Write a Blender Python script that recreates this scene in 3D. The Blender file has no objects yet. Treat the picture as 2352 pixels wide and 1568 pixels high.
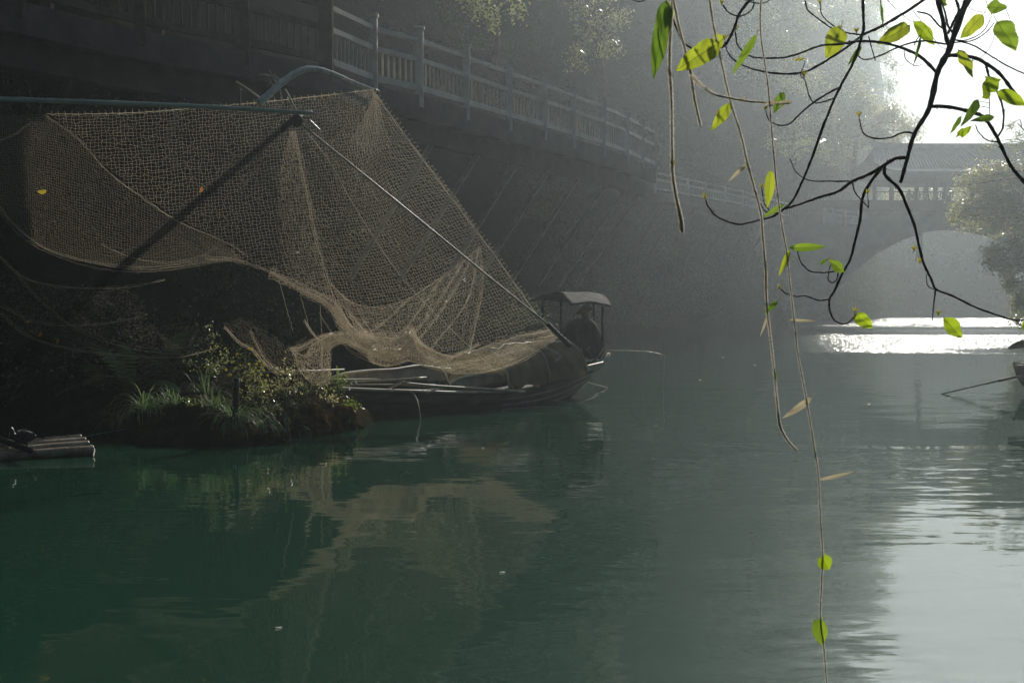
import bpy, math, random
import numpy as np
from mathutils import Vector, Matrix

# ------------------------------------------------------------------ scene, camera, light
S = bpy.context.scene
col = S.collection
rng = np.random.default_rng(7)
random.seed(7)
FPX = 2986.0                      # focal length in pixels of a 2352 px wide picture
PITCH = math.atan(94.0 / FPX)
EYE = 1.8
cam_d = bpy.data.cameras.new("camera"); cam = bpy.data.objects.new("camera", cam_d); col.objects.link(cam)
cam_d.sensor_width = 36.0; cam_d.lens = 36.0 * FPX / 2352.0
cam_d.clip_start = 0.05; cam_d.clip_end = 3000
cam.location = (0, 0, EYE); cam.rotation_euler = (math.pi / 2 - PITCH, 0, 0)
S.camera = cam

SUN_AZ = math.radians(19.0)       # to the right of the viewing direction (+Y)
SUN_EL = math.radians(29.0)
W = bpy.data.worlds.new("World"); S.world = W; W.use_nodes = True
nt = W.node_tree; nt.nodes.clear()
sky = nt.nodes.new("ShaderNodeTexSky"); sky.sky_type = 'NISHITA'; sky.sun_disc = False
sky.sun_elevation = SUN_EL; sky.sun_rotation = SUN_AZ
sky.air_density = 1.0; sky.dust_density = 0.6; sky.ozone_density = 1.0
bg = nt.nodes.new("ShaderNodeBackground"); bg.inputs[1].default_value = 0.05
wo = nt.nodes.new("ShaderNodeOutputWorld")
nt.links.new(sky.outputs[0], bg.inputs[0]); nt.links.new(bg.outputs[0], wo.inputs[0])
sd = bpy.data.lights.new("sun", 'SUN'); sd.energy = 5.0; sd.angle = math.radians(0.5); sd.color = (1.0, 0.94, 0.85)
sun = bpy.data.objects.new("sun", sd); col.objects.link(sun)
tosun = Vector((math.sin(SUN_AZ) * math.cos(SUN_EL), math.cos(SUN_AZ) * math.cos(SUN_EL), math.sin(SUN_EL)))
sun.rotation_euler = tosun.to_track_quat('Z', 'Y').to_euler()
S.view_settings.view_transform = 'Standard'; S.view_settings.look = 'None'
S.view_settings.exposure = -0.05; S.view_settings.gamma = 1.0
S.render.engine = 'CYCLES'
S.cycles.max_bounces = 6; S.cycles.diffuse_bounces = 2; S.cycles.glossy_bounces = 3
S.cycles.transmission_bounces = 3; S.cycles.volume_bounces = 1; S.cycles.transparent_max_bounces = 6
S.cycles.use_denoising = True; S.cycles.sample_clamp_indirect = 4.0; S.cycles.sample_clamp_direct = 0
S.cycles.caustics_reflective = False; S.cycles.caustics_refractive = False
HAZE_DENSITY = 0.0018; HAZE_G = 0.77

# ------------------------------------------------------------------ projection helpers
cp, sp = math.cos(PITCH), math.sin(PITCH)
def P(px, py, D):
    """point seen at picture position (px, py) standing D metres ahead of the camera"""
    cx = (px - 1176.0) / FPX; cy = -(py - 784.0) / FPX
    d = Vector((cx, cp + cy * sp, -sp + cy * cp)); t = D / d.y
    return Vector((d.x * t, D, EYE + d.z * t))
def G(px, py, z=0.0):
    cx = (px - 1176.0) / FPX; cy = -(py - 784.0) / FPX
    d = Vector((cx, cp + cy * sp, -sp + cy * cp)); t = (z - EYE) / d.z
    return Vector((d.x * t, d.y * t, z))

# ------------------------------------------------------------------ object helpers
def tag(o, label=None, cat=None, group=None, kind=None):
    if label: o['label'] = label
    if cat: o['category'] = cat
    if group: o['group'] = group
    if kind: o['kind'] = kind
    return o
def empty(name, loc, label, cat, group=None):
    o = bpy.data.objects.new(name, None); col.objects.link(o); o.location = loc; o.empty_display_size = 0.2
    return tag(o, label, cat, group)
def link(name, me, mat, parent=None, smooth=True):
    o = bpy.data.objects.new(name, me); col.objects.link(o)
    if mat: me.materials.append(mat)
    if smooth and len(me.polygons): me.polygons.foreach_set('use_smooth', [True] * len(me.polygons))
    if parent is not None:
        o.parent = parent
        o.matrix_parent_inverse = Matrix.LocRotScale(parent.location, parent.rotation_euler, None).inverted() if parent.parent is None and parent.type == 'EMPTY' else Matrix.Identity(4)
    return o
def mesh_np(V, F, name="m"):
    V = np.asarray(V, dtype=np.float32); F = np.asarray(F, dtype=np.int32)
    me = bpy.data.meshes.new(name); n = F.shape[1]
    me.vertices.add(len(V)); me.vertices.foreach_set('co', V.ravel())
    me.loops.add(F.size); me.loops.foreach_set('vertex_index', F.ravel())
    me.polygons.add(len(F)); me.polygons.foreach_set('loop_start', np.arange(len(F), dtype=np.int32) * n)
    me.polygons.foreach_set('loop_total', np.full(len(F), n, dtype=np.int32))
    me.update(calc_edges=True); me.validate()
    return me
class MB:
    def __init__(s): s.v = []; s.f = []
    def add(s, vs, fs):
        b = len(s.v); s.v += [tuple(v) for v in vs]; s.f += [tuple(b + i for i in f) for f in fs]
    def box(s, c, sz, rot=None):
        hx, hy, hz = sz[0] / 2, sz[1] / 2, sz[2] / 2
        vs = [Vector((x, y, z)) for x in (-hx, hx) for y in (-hy, hy) for z in (-hz, hz)]
        if rot is not None: vs = [rot @ v for v in vs]
        c = Vector(c)
        s.add([c + v for v in vs], [(0, 1, 3, 2), (4, 6, 7, 5), (0, 4, 5, 1), (2, 3, 7, 6), (0, 2, 6, 4), (1, 5, 7, 3)])
    def beam(s, a, b, w, h):
        a, b = Vector(a), Vector(b); d = (b - a); L = d.length; d.normalize()
        side = d.cross(Vector((0, 0, 1)))
        if side.length < 1e-4: side = Vector((1, 0, 0))
        side.normalize(); up = side.cross(d)
        R = Matrix((side, d, up)).transposed()
        s.box((a + b) / 2, (w, L, h), R)
    def tube(s, pts, r, n=6, cap=True):
        pts = [Vector(p) for p in pts]; m = len(pts)
        if not hasattr(r, '__len__'): r = [r] * m
        up = Vector((0.13, 0.31, 1)).normalized(); vs = []
        for i, p in enumerate(pts):
            t = pts[min(i + 1, m - 1)] - pts[max(i - 1, 0)]
            if t.length < 1e-7: t = Vector((0, 0, 1))
            t.normalize(); a = t.cross(up)
            if a.length < 1e-3: a = t.cross(Vector((1, 0, 0)))
            a.normalize(); b = t.cross(a); up = a.cross(t) * -1 if False else up
            for k in range(n):
                th = 2 * math.pi * k / n
                vs.append(p + (a * math.cos(th) + b * math.sin(th)) * r[i])
        fs = [(i * n + k, i * n + (k + 1) % n, (i + 1) * n + (k + 1) % n, (i + 1) * n + k) for i in range(m - 1) for k in range(n)]
        if cap: fs += [tuple(range(n))[::-1], tuple((m - 1) * n + k for k in range(n))]
        s.add(vs, fs)
    def lathe(s, prof, c, n=16, axis=None):
        c = Vector(c); R = Matrix.Identity(3)
        if axis is not None: R = Vector(axis).to_track_quat('Z', 'Y').to_matrix()
        vs = [c + R @ Vector((r * math.cos(2 * math.pi * k / n), r * math.sin(2 * math.pi * k / n), z)) for r, z in prof for k in range(n)]
        fs = [(i * n + k, i * n + (k + 1) % n, (i + 1) * n + (k + 1) % n, (i + 1) * n + k) for i in range(len(prof) - 1) for k in range(n)]
        s.add(vs, fs)
    def grid(s, rows):
        m = len(rows[0]); vs = [p for r in rows for p in r]
        s.add(vs, [(i * m + j, i * m + j + 1, (i + 1) * m + j + 1, (i + 1) * m + j) for i in range(len(rows) - 1) for j in range(m - 1)])
    def obj(s, name, mat, parent=None, smooth=False):
        me = bpy.data.meshes.new(name); me.from_pydata(s.v, [], s.f); me.update()
        return link(name, me, mat, parent, smooth)
def catmull(pts, n):
    """n samples per span through pts (any dimension)"""
    A = np.array([tuple(p) for p in pts], float); A = np.vstack([2 * A[0] - A[1], A, 2 * A[-1] - A[-2]])
    out = []
    for i in range(1, len(A) - 2):
        for k in range(n):
            t = k / n; p0, p1, p2, p3 = A[i - 1], A[i], A[i + 1], A[i + 2]
            out.append(0.5 * (2 * p1 + (p2 - p0) * t + (2 * p0 - 5 * p1 + 4 * p2 - p3) * t * t + (3 * p1 - p0 - 3 * p2 + p3) * t ** 3))
    out.append(A[-2]); return np.array(out)

# value noise (numpy)
_perm = np.random.default_rng(3).random((64, 64, 64))
def vnoise(x, y, z=0.0):
    x, y, z = np.broadcast_arrays(np.asarray(x, float), np.asarray(y, float), np.asarray(z, float))
    xi, yi, zi = np.floor(x).astype(int), np.floor(y).astype(int), np.floor(z).astype(int)
    fx, fy, fz = x - xi, y - yi, z - zi
    fx, fy, fz = [f * f * (3 - 2 * f) for f in (fx, fy, fz)]
    r = 0
    for a in (0, 1):
        for b in (0, 1):
            for c in (0, 1):
                w = (fx if a else 1 - fx) * (fy if b else 1 - fy) * (fz if c else 1 - fz)
                r = r + w * _perm[(xi + a) % 64, (yi + b) % 64, (zi + c) % 64]
    return r * 2 - 1
def fbm(x, y, z=0.0, o=4):
    r = 0; a = 1.0
    for i in range(o):
        r = r + a * vnoise(np.asarray(x) * 2 ** i + 17 * i, np.asarray(y) * 2 ** i + 5 * i, np.asarray(z) * 2 ** i); a *= 0.5
    return r / 1.9

# ------------------------------------------------------------------ materials
def newmat(name):
    m = bpy.data.materials.new(name); m.use_nodes = True
    return m, m.node_tree, m.node_tree.nodes["Principled BSDF"]
def N(nt, typ, **kw):
    n = nt.nodes.new(typ)
    for k, v in kw.items():
        if k in n.inputs: n.inputs[k].default_value = v
        else: setattr(n, k, v)
    return n
def mat_noise(name, c1, c2, scale=5.0, rough=0.8, bump=0.0, bscale=None, stretch=(1, 1, 1), spec=0.5, c3=None, coords='Object'):
    m, t, b = newmat(name)
    tc = N(t, 'ShaderNodeTexCoord'); mp = N(t, 'ShaderNodeMapping'); mp.inputs['Scale'].default_value = stretch
    t.links.new(tc.outputs[coords], mp.inputs[0])
    no = N(t, 'ShaderNodeTexNoise'); no.inputs['Scale'].default_value = scale; no.inputs['Detail'].default_value = 6; no.inputs['Roughness'].default_value = 0.65
    t.links.new(mp.outputs[0], no.inputs[0])
    cr = N(t, 'ShaderNodeValToRGB'); cr.color_ramp.elements[0].position = 0.35; cr.color_ramp.elements[1].position = 0.68
    cr.color_ramp.elements[0].color = (*c1, 1); cr.color_ramp.elements[1].color = (*c2, 1)
    if c3: e = cr.color_ramp.elements.new(0.53); e.color = (*c3, 1)
    t.links.new(no.outputs[0], cr.inputs[0]); t.links.new(cr.outputs[0], b.inputs['Base Color'])
    b.inputs['Roughness'].default_value = rough; b.inputs['Specular IOR Level'].default_value = spec
    if bump:
        n2 = N(t, 'ShaderNodeTexNoise'); n2.inputs['Scale'].default_value = bscale or scale * 4; n2.inputs['Detail'].default_value = 5
        t.links.new(mp.outputs[0], n2.inputs[0])
        bp = N(t, 'ShaderNodeBump'); bp.inputs['Strength'].default_value = 0.8; bp.inputs['Distance'].default_value = bump
        t.links.new(n2.outputs[0], bp.inputs['Height']); t.links.new(bp.outputs[0], b.inputs['Normal'])
    return m
def mat_leaf(name, c1, c2, trans=0.5, tcol=None, scale=0.6, rough=0.35, gloss=0.12):
    m, t, b = newmat(name); t.nodes.remove(b); out = t.nodes['Material Output']
    tc = N(t, 'ShaderNodeTexCoord')
    no = N(t, 'ShaderNodeTexNoise'); no.inputs['Scale'].default_value = scale; no.inputs['Detail'].default_value = 4
    t.links.new(tc.outputs['Object'], no.inputs[0])
    cr = N(t, 'ShaderNodeValToRGB'); cr.color_ramp.elements[0].position = 0.38; cr.color_ramp.elements[1].position = 0.64
    cr.color_ramp.elements[0].color = (*c1, 1); cr.color_ramp.elements[1].color = (*c2, 1)
    t.links.new(no.outputs[0], cr.inputs[0])
    d = N(t, 'ShaderNodeBsdfDiffuse'); t.links.new(cr.outputs[0], d.inputs[0])
    tr = N(t, 'ShaderNodeBsdfTranslucent')
    if tcol:
        mx = N(t, 'ShaderNodeMix', data_type='RGBA'); mx.inputs[0].default_value = 0.75
        t.links.new(cr.outputs[0], mx.inputs[6]); mx.inputs[7].default_value = (*tcol, 1); t.links.new(mx.outputs[2], tr.inputs[0])
    else: t.links.new(cr.outputs[0], tr.inputs[0])
    m1 = N(t, 'ShaderNodeMixShader'); m1.inputs[0].default_value = trans
    t.links.new(d.outputs[0], m1.inputs[1]); t.links.new(tr.outputs[0], m1.inputs[2])
    g = N(t, 'ShaderNodeBsdfGlossy'); g.inputs['Roughness'].default_value = rough; g.inputs[0].default_value = (0.9, 0.92, 0.9, 1)
    m2 = N(t, 'ShaderNodeMixShader'); m2.inputs[0].default_value = gloss
    t.links.new(m1.outputs[0], m2.inputs[1]); t.links.new(g.outputs[0], m2.inputs[2]); t.links.new(m2.outputs[0], out.inputs[0])
    return m

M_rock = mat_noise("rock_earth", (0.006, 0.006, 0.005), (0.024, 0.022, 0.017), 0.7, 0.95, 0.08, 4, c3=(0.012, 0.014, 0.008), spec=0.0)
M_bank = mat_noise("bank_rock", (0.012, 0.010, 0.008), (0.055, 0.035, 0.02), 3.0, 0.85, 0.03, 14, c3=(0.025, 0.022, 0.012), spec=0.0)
M_moss = mat_noise("moss", (0.02, 0.022, 0.008), (0.20, 0.09, 0.025), 9.0, 0.95, 0.01, 40, spec=0.0)
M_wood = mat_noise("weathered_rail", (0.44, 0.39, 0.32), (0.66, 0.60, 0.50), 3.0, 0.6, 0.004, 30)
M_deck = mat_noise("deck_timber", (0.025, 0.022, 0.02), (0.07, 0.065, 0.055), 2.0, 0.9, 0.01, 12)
M_shade_wood = mat_noise("shade_dark_wood", (0.05, 0.04, 0.035), (0.11, 0.09, 0.08), 3.0, 0.9, 0.004, 30, spec=0.0)  # dark tone puts the shade of the first walkway stretch into the wood colour
M_hull = mat_noise("hull_wood", (0.045, 0.035, 0.028), (0.13, 0.10, 0.075), 2.5, 0.65, 0.006, 14, (1, 1, 6))
M_pale = mat_noise("pale_wood", (0.42, 0.36, 0.26), (0.70, 0.62, 0.46), 4.0, 0.5, 0.004, 25, (1, 1, 1))
M_plank = mat_noise("grey_plank", (0.26, 0.24, 0.19), (0.48, 0.44, 0.35), 5.0, 0.6, 0.004, 25)
M_bamboo = mat_noise("bamboo", (0.22, 0.21, 0.12), (0.46, 0.40, 0.26), 6.0, 0.35, 0.001, 30)
M_gloss = mat_noise("weathered_pipe", (0.34, 0.35, 0.30), (0.66, 0.65, 0.56), 12.0, 0.28, 0.002, 60, spec=0.9)
M_bamboo_green = mat_noise("bamboo_green", (0.20, 0.27, 0.23), (0.32, 0.40, 0.34), 5.0, 0.3, 0.001, 30)
M_raft = mat_noise("raft_bamboo", (0.16, 0.11, 0.05), (0.42, 0.37, 0.28), 5.0, 0.4, 0.002, 20)
M_dark = mat_noise("dark_wood", (0.015, 0.012, 0.010), (0.05, 0.04, 0.03), 6.0, 0.6, 0.003, 30)
M_tarp = mat_leaf("tarp", (0.10, 0.095, 0.055), (0.24, 0.21, 0.12), 0.40, (0.30, 0.26, 0.14), 4.0, 0.6, 0.01)
M_canvas = mat_noise("canopy_felt", (0.04, 0.038, 0.035), (0.13, 0.12, 0.11), 6.0, 0.85, 0.01, 20, spec=0.05)
M_rope = mat_noise("rope", (0.28, 0.24, 0.18), (0.45, 0.40, 0.30), 20.0, 0.7)
M_cord = mat_noise("green_cord", (0.03, 0.16, 0.14), (0.06, 0.26, 0.22), 20.0, 0.6)
M_stone = mat_noise("bridge_stone", (0.10, 0.10, 0.10), (0.22, 0.22, 0.21), 0.8, 0.9, 0.02, 6)
M_tile = mat_noise("roof_tile", (0.045, 0.05, 0.055), (0.11, 0.12, 0.125), 2.0, 0.35, 0.01, 20)
M_branch = mat_noise("dark_bark", (0.012, 0.008, 0.006), (0.05, 0.032, 0.022), 60.0, 0.75, 0.0008, 200)
M_bark = mat_noise("bark", (0.03, 0.025, 0.018), (0.11, 0.09, 0.07), 4.0, 0.9, 0.01, 20)
M_cloth = mat_noise("dark_cloth", (0.02, 0.02, 0.025), (0.05, 0.05, 0.06), 6.0, 0.9)
M_skin = mat_noise("skin", (0.28, 0.15, 0.10), (0.36, 0.20, 0.13), 10.0, 0.6)
M_feather = mat_noise("feathers", (0.012, 0.014, 0.018), (0.06, 0.065, 0.075), 40.0, 0.45, 0.003, 90)
M_bill = mat_noise("bill", (0.25, 0.12, 0.05), (0.45, 0.30, 0.15), 30.0, 0.5)
M_coir = mat_noise("coir", (0.03, 0.018, 0.012), (0.11, 0.06, 0.035), 14.0, 0.9, 0.01, 60, (1, 1, .15))
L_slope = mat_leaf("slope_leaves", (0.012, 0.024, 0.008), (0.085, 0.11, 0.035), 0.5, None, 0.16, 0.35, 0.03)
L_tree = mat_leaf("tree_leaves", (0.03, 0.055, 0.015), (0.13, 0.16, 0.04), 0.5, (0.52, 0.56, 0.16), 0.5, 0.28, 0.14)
L_autumn = mat_leaf("autumn_leaves", (0.10, 0.13, 0.03), (0.28, 0.24, 0.08), 0.55, (0.90, 0.84, 0.36), 0.6, 0.28, 0.18)
L_grass = mat_leaf("grass_blades", (0.04, 0.08, 0.035), (0.10, 0.16, 0.07), 0.45, (0.20, 0.32, 0.10), 3.0, 0.45, 0.06)
L_bright = mat_leaf("fresh_leaves", (0.07, 0.13, 0.02), (0.16, 0.22, 0.04), 0.55, (0.30, 0.42, 0.04), 4.0, 0.35, 0.1)
L_flower = mat_leaf("yellow_petals", (0.55, 0.42, 0.03), (0.70, 0.55, 0.05), 0.5, None, 4.0, 0.5, 0.05)
L_orange = mat_leaf("orange_leaf", (0.50, 0.18, 0.02), (0.65, 0.28, 0.03), 0.5, None, 4.0, 0.5, 0.05)
L_hat = mat_leaf("straw_hat", (0.70, 0.26, 0.10), (0.85, 0.42, 0.20), 0.6, (1.0, 0.40, 0.16), 20.0, 0.3, 0.12)

# net twine: pale nylon that lets light through
M_net = mat_leaf("net_twine", (0.54, 0.46, 0.33), (0.76, 0.66, 0.49), 0.5, (0.80, 0.69, 0.51), 3.0, 0.35, 0.10)

# foreground leaf: translucent with veins drawn along the leaf's own UVs
def mat_fgleaf(name, dif, tr_c, pale=0.0):
    m, t, b = newmat(name); t.nodes.remove(b); out = t.nodes['Material Output']
    uv = N(t, 'ShaderNodeUVMap'); sx = N(t, 'ShaderNodeSeparateXYZ'); t.links.new(uv.outputs[0], sx.inputs[0])
    def math_(op, a, b_=None, v=None):
        n = N(t, 'ShaderNodeMath', operation=op)
        if isinstance(a, (int, float)): n.inputs[0].default_value = a
        else: t.links.new(a, n.inputs[0])
        if b_ is not None:
            if isinstance(b_, (int, float)): n.inputs[1].default_value = b_
            else: t.links.new(b_, n.inputs[1])
        return n.outputs[0]
    u, v = sx.outputs[0], sx.outputs[1]
    av = math_('ABSOLUTE', v)
    k = math_('SUBTRACT', math_('MULTIPLY', u, 7.0), math_('MULTIPLY', av, 3.2))
    fr = math_('ABSOLUTE', math_('SUBTRACT', math_('FRACT', k), 0.5))
    side = math_('LESS_THAN', fr, 0.035); mid = math_('LESS_THAN', av, 0.045)
    vein = math_('MAXIMUM', math_('MULTIPLY', side, 0.55), mid)
    no = N(t, 'ShaderNodeTexNoise'); no.inputs['Scale'].default_value = 45; no.inputs['Detail'].default_value = 5
    tc = N(t, 'ShaderNodeTexCoord'); t.links.new(tc.outputs['Object'], no.inputs[0])
    cr = N(t, 'ShaderNodeValToRGB'); cr.color_ramp.elements[0].position = 0.3; cr.color_ramp.elements[1].position = 0.7
    cr.color_ramp.elements[0].color = (tr_c[0] * .65, tr_c[1] * .72, tr_c[2] * .7, 1); cr.color_ramp.elements[1].color = (*tr_c, 1)
    e3 = cr.color_ramp.elements.new(0.27); e3.color = (tr_c[0] * .55, tr_c[1] * .30, tr_c[2] * .5, 1)
    t.links.new(no.outputs[0], cr.inputs[0])
    mx = N(t, 'ShaderNodeMix', data_type='RGBA'); t.links.new(vein, mx.inputs[0]); t.links.new(cr.outputs[0], mx.inputs[6])
    mx.inputs[7].default_value = (tr_c[0] * .35, tr_c[1] * .4, tr_c[2] * .3, 1)
    d = N(t, 'ShaderNodeBsdfDiffuse'); d.inputs[0].default_value = (*dif, 1)
    tr = N(t, 'ShaderNodeBsdfTranslucent'); t.links.new(mx.outputs[2], tr.inputs[0])
    m1 = N(t, 'ShaderNodeMixShader'); m1.inputs[0].default_value = 0.6; t.links.new(d.outputs[0], m1.inputs[1]); t.links.new(tr.outputs[0], m1.inputs[2])
    g = N(t, 'ShaderNodeBsdfGlossy'); g.inputs['Roughness'].default_value = 0.5
    m2 = N(t, 'ShaderNodeMixShader'); m2.inputs[0].default_value = 0.04
    t.links.new(m1.outputs[0], m2.inputs[1]); t.links.new(g.outputs[0], m2.inputs[2]); t.links.new(m2.outputs[0], out.inputs[0])
    return m
F_green = mat_fgleaf("leaf_green", (0.08, 0.17, 0.015), (0.55, 0.72, 0.03))
F_mid = mat_fgleaf("leaf_mid_green", (0.06, 0.13, 0.02), (0.36, 0.52, 0.04))
F_lime = mat_fgleaf("leaf_lime", (0.10, 0.18, 0.02), (0.66, 0.74, 0.05))
F_dark = mat_fgleaf("leaf_deep_green", (0.05, 0.11, 0.02), (0.20, 0.34, 0.03))
F_pale = mat_fgleaf("leaf_dry", (0.40, 0.36, 0.26), (0.62, 0.52, 0.34))
F_yellow = mat_fgleaf("bud_yellow", (0.45, 0.42, 0.08), (0.75, 0.66, 0.10))
M_vine = mat_leaf("vine_bark", (0.38, 0.31, 0.23), (0.70, 0.60, 0.46), 0.25, None, 120.0, 0.5, 0.05)
L_bud = mat_leaf("bud_scales", (0.40, 0.42, 0.06), (0.70, 0.62, 0.12), 0.5, (0.85, 0.75, 0.12), 50.0, 0.5, 0.05)
M_fuzz = mat_leaf("vine_hairs", (0.85, 0.78, 0.66), (0.95, 0.90, 0.80), 0.55, None, 50.0, 0.5, 0.05)

# ------------------------------------------------------------------ water
def build_water():
    xs = np.linspace(-40, 120, 3); ys = np.linspace(-25, 262, 3)
    mb = MB(); mb.grid([[(x, y, 0.0) for x in xs] for y in ys])
    m, t, b = newmat("river_water")
    b.inputs['Base Color'].default_value = (0.014, 0.050, 0.031, 1); b.inputs['Roughness'].default_value = 0.03
    b.inputs['IOR'].default_value = 1.333; b.inputs['Specular IOR Level'].default_value = 0.5
    geo = N(t, 'ShaderNodeNewGeometry'); sx = N(t, 'ShaderNodeSeparateXYZ'); t.links.new(geo.outputs['Position'], sx.inputs[0])
    def mth(op, a, b_=None, c_=None):
        n = N(t, 'ShaderNodeMath', operation=op)
        for i, q in enumerate((a, b_, c_)):
            if q is None: continue
            if isinstance(q, (int, float)): n.inputs[i].default_value = q
            else: t.links.new(q, n.inputs[i])
        return n.outputs[0]
    def noise(scale, detail, stretch=(1, 1, 1), rough=0.5):
        mp = N(t, 'ShaderNodeMapping'); mp.inputs['Scale'].default_value = stretch; t.links.new(geo.outputs['Position'], mp.inputs[0])
        n = N(t, 'ShaderNodeTexNoise'); n.inputs['Scale'].default_value = scale; n.inputs['Detail'].default_value = detail; n.inputs['Roughness'].default_value = rough
        t.links.new(mp.outputs[0], n.inputs[0]); return n.outputs[0]
    def smooth(v, a, b_):
        n = N(t, 'ShaderNodeMapRange', interpolation_type='SMOOTHSTEP'); n.inputs[1].default_value = a; n.inputs[2].default_value = b_
        t.links.new(v, n.inputs[0]); return n.outputs[0]
    X, Y = sx.outputs[0], sx.outputs[1]
    wob = noise(0.12, 3)
    # breeze patch far out on the river: Y from about 45 m on, right of the shadowed cliff
    yy = mth('ADD', Y, mth('MULTIPLY', mth('SUBTRACT', wob, 0.5), 9.0))
    far = smooth(yy, 42.0, 46.5)
    # lateral: the breeze fades out towards the left bank
    lat = smooth(mth('SUBTRACT', X, mth('MULTIPLY', Y, 0.198)), -1.0, 4.0)
    band = mth('SUBTRACT', 1.0, mth('MULTIPLY', mth('MULTIPLY', smooth(Y, 78.0, 82.0), mth('SUBTRACT', 1.0, smooth(Y, 86.0, 92.0))), 0.75))
    patch = mth('MULTIPLY', mth('MULTIPLY', far, lat), band)
    # a ring of ripples nearer, where something touched the water
    ring = mth('MULTIPLY', smooth(Y, 12.6, 13.6), mth('SUBTRACT', 1.0, smooth(Y, 14.6, 16.2)))
    ring = mth('MULTIPLY', ring, smooth(X, 2.6, 5.0))
    near = mth('MULTIPLY', mth('MULTIPLY', mth('SUBTRACT', 1.0, smooth(Y, 6.6, 8.0)), smooth(X, 1.0, 1.6)), mth('SUBTRACT', 1.0, smooth(X, 1.9, 2.3)))
    def vnz(scale, detail, stretch, rough, amp):
        """wave slope field: centred colour noise scaled by amp"""
        mp = N(t, 'ShaderNodeMapping'); mp.inputs['Scale'].default_value = stretch; t.links.new(geo.outputs['Position'], mp.inputs[0])
        n = N(t, 'ShaderNodeTexNoise'); n.inputs['Scale'].default_value = scale; n.inputs['Detail'].default_value = detail; n.inputs['Roughness'].default_value = rough
        t.links.new(mp.outputs[0], n.inputs[0])
        sb = N(t, 'ShaderNodeVectorMath', operation='SUBTRACT'); sb.inputs[1].default_value = (.5, .5, .5); t.links.new(n.outputs['Color'], sb.inputs[0])
        sc = N(t, 'ShaderNodeVectorMath', operation='SCALE'); t.links.new(sb.outputs[0], sc.inputs[0])
        if isinstance(amp, float): sc.inputs['Scale'].default_value = amp
        else: t.links.new(amp, sc.inputs['Scale'])
        return sc.outputs[0]
    def vadd(a, b_):
        n = N(t, 'ShaderNodeVectorMath', operation='ADD'); t.links.new(a, n.inputs[0]); t.links.new(b_, n.inputs[1]); return n.outputs[0]
    gust = noise(0.16, 2, (1, .6, 1))
    calm_amp = mth('ADD', 0.02, mth('MULTIPLY', smooth(gust, .35, .65), 0.075))
    v = vadd(vnz(.7, 2, (.4, 1.7, 1), .5, 0.035), vnz(4.0, 3, (.5, 2.0, 1), .55, calm_amp))
    v = vadd(v, vnz(7.0, 2, (.9, 1.2, 1), .6, mth('MULTIPLY', patch, 1.6)))
    v = vadd(v, vnz(6.0, 3, (.6, 1.6, 1), .6, mth('ADD', mth('MULTIPLY', patch, 0.4), mth('ADD', mth('MULTIPLY', ring, 0.20), mth('MULTIPLY', near, 0.24)))))
    fl = N(t, 'ShaderNodeVectorMath', operation='MULTIPLY'); fl.inputs[1].default_value = (1, 1, 0); t.links.new(v, fl.inputs[0])
    upv = N(t, 'ShaderNodeVectorMath', operation='ADD'); upv.inputs[1].default_value = (0, 0, 1); t.links.new(fl.outputs[0], upv.inputs[0])
    t.links.new(mth('ADD', 0.03, mth('MULTIPLY', patch, 0.13)), b.inputs['Roughness'])
    nz = N(t, 'ShaderNodeVectorMath', operation='NORMALIZE'); t.links.new(upv.outputs[0], nz.inputs[0]); t.links.new(nz.outputs[0], b.inputs['Normal'])
    o = mb.obj("river_water", m); tag(o, None, None, None, "structure"); return o
build_water()

# ------------------------------------------------------------------ terrain
LEFT = [(-15, -24), (-13.5, -8), (-12, 8), (-10.5, 13), (-8.6, 17.5), (-5.6, 20.5), (-4.3, 23.5), (-3.6, 28), (-2.4, 33), (-0.33, 38), (1.7, 44), (3.4, 52), (5.2, 64), (8.5, 74), (15.8, 83), (22.6, 95), (30.0, 112), (40.5, 140), (54.5, 180), (70, 232)]
left_line = catmull(LEFT, 10)
PROF_O = np.array([-3, -1.2, -.4, 0, .3, .8, 1.6, 2.6, 3.6, 5, 7, 9, 12, 16, 22, 32, 50], float)
PH_near = np.array([-.95, -.9, -.5, 0, 1.6, 4.2, 5.4, 6.3, 9, 13, 18, 22, 28, 34, 40, 46, 50], float)
PH_mid = np.array([-.95, -.9, -.5, 0, .7, 1.8, 3.6, 6.2, 9, 13, 20, 28, 38, 48, 58, 66, 70], float)
PH_far = np.array([-.95, -.9, -.5, 0, 1.2, 3.5, 10, 19, 29, 42, 54, 62, 68, 72, 74, 75, 75], float)
def left_profile(D, o):
    a = np.interp(o, PROF_O, PH_near); b = np.interp(o, PROF_O, PH_mid); c = np.interp(o, PROF_O, PH_far)
    w1 = np.clip((D - 42) / 18, 0, 1); w2 = np.clip((D - 84) / 26, 0, 1)
    return (a * (1 - w1) + b * w1) * (1 - w2) + c * w2
def line_at(line, t):
    t = np.clip(t, 0, len(line) - 1.001); i = t.astype(int); f = (t - i)[:, None]
    p = line[i] * (1 - f) + line[i + 1] * f; j = np.clip(i + 1, 0, len(line) - 2); k = np.clip(i - 1, 0, len(line) - 2)
    d = line[j + 1] - line[k]; d /= np.linalg.norm(d, axis=1)[:, None] + 1e-9
    return p, d
def left_surf(t, o):
    p, d = line_at(left_line, t); n = np.stack([-d[:, 1], d[:, 0]], 1)
    q = p + n * o[:, None]; h = left_profile(p[:, 1], o)
    amp = np.clip(o, 0, 8) / 8
    nz = fbm(q[:, 0] * .18, q[:, 1] * .18, h * .12, 4)
    q = q + n * (nz * amp * 2.6)[:, None]
    h = h + fbm(q[:, 0] * .3 + 9, q[:, 1] * .3, 0, 4) * np.clip(h, 0, 12) / 12 * 1.6 + np.where(h > 0, fbm(q[:, 0] * 2, q[:, 1] * 2, h * 2, 3) * .12, 0)
    return np.column_stack([q, h]), n
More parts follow.
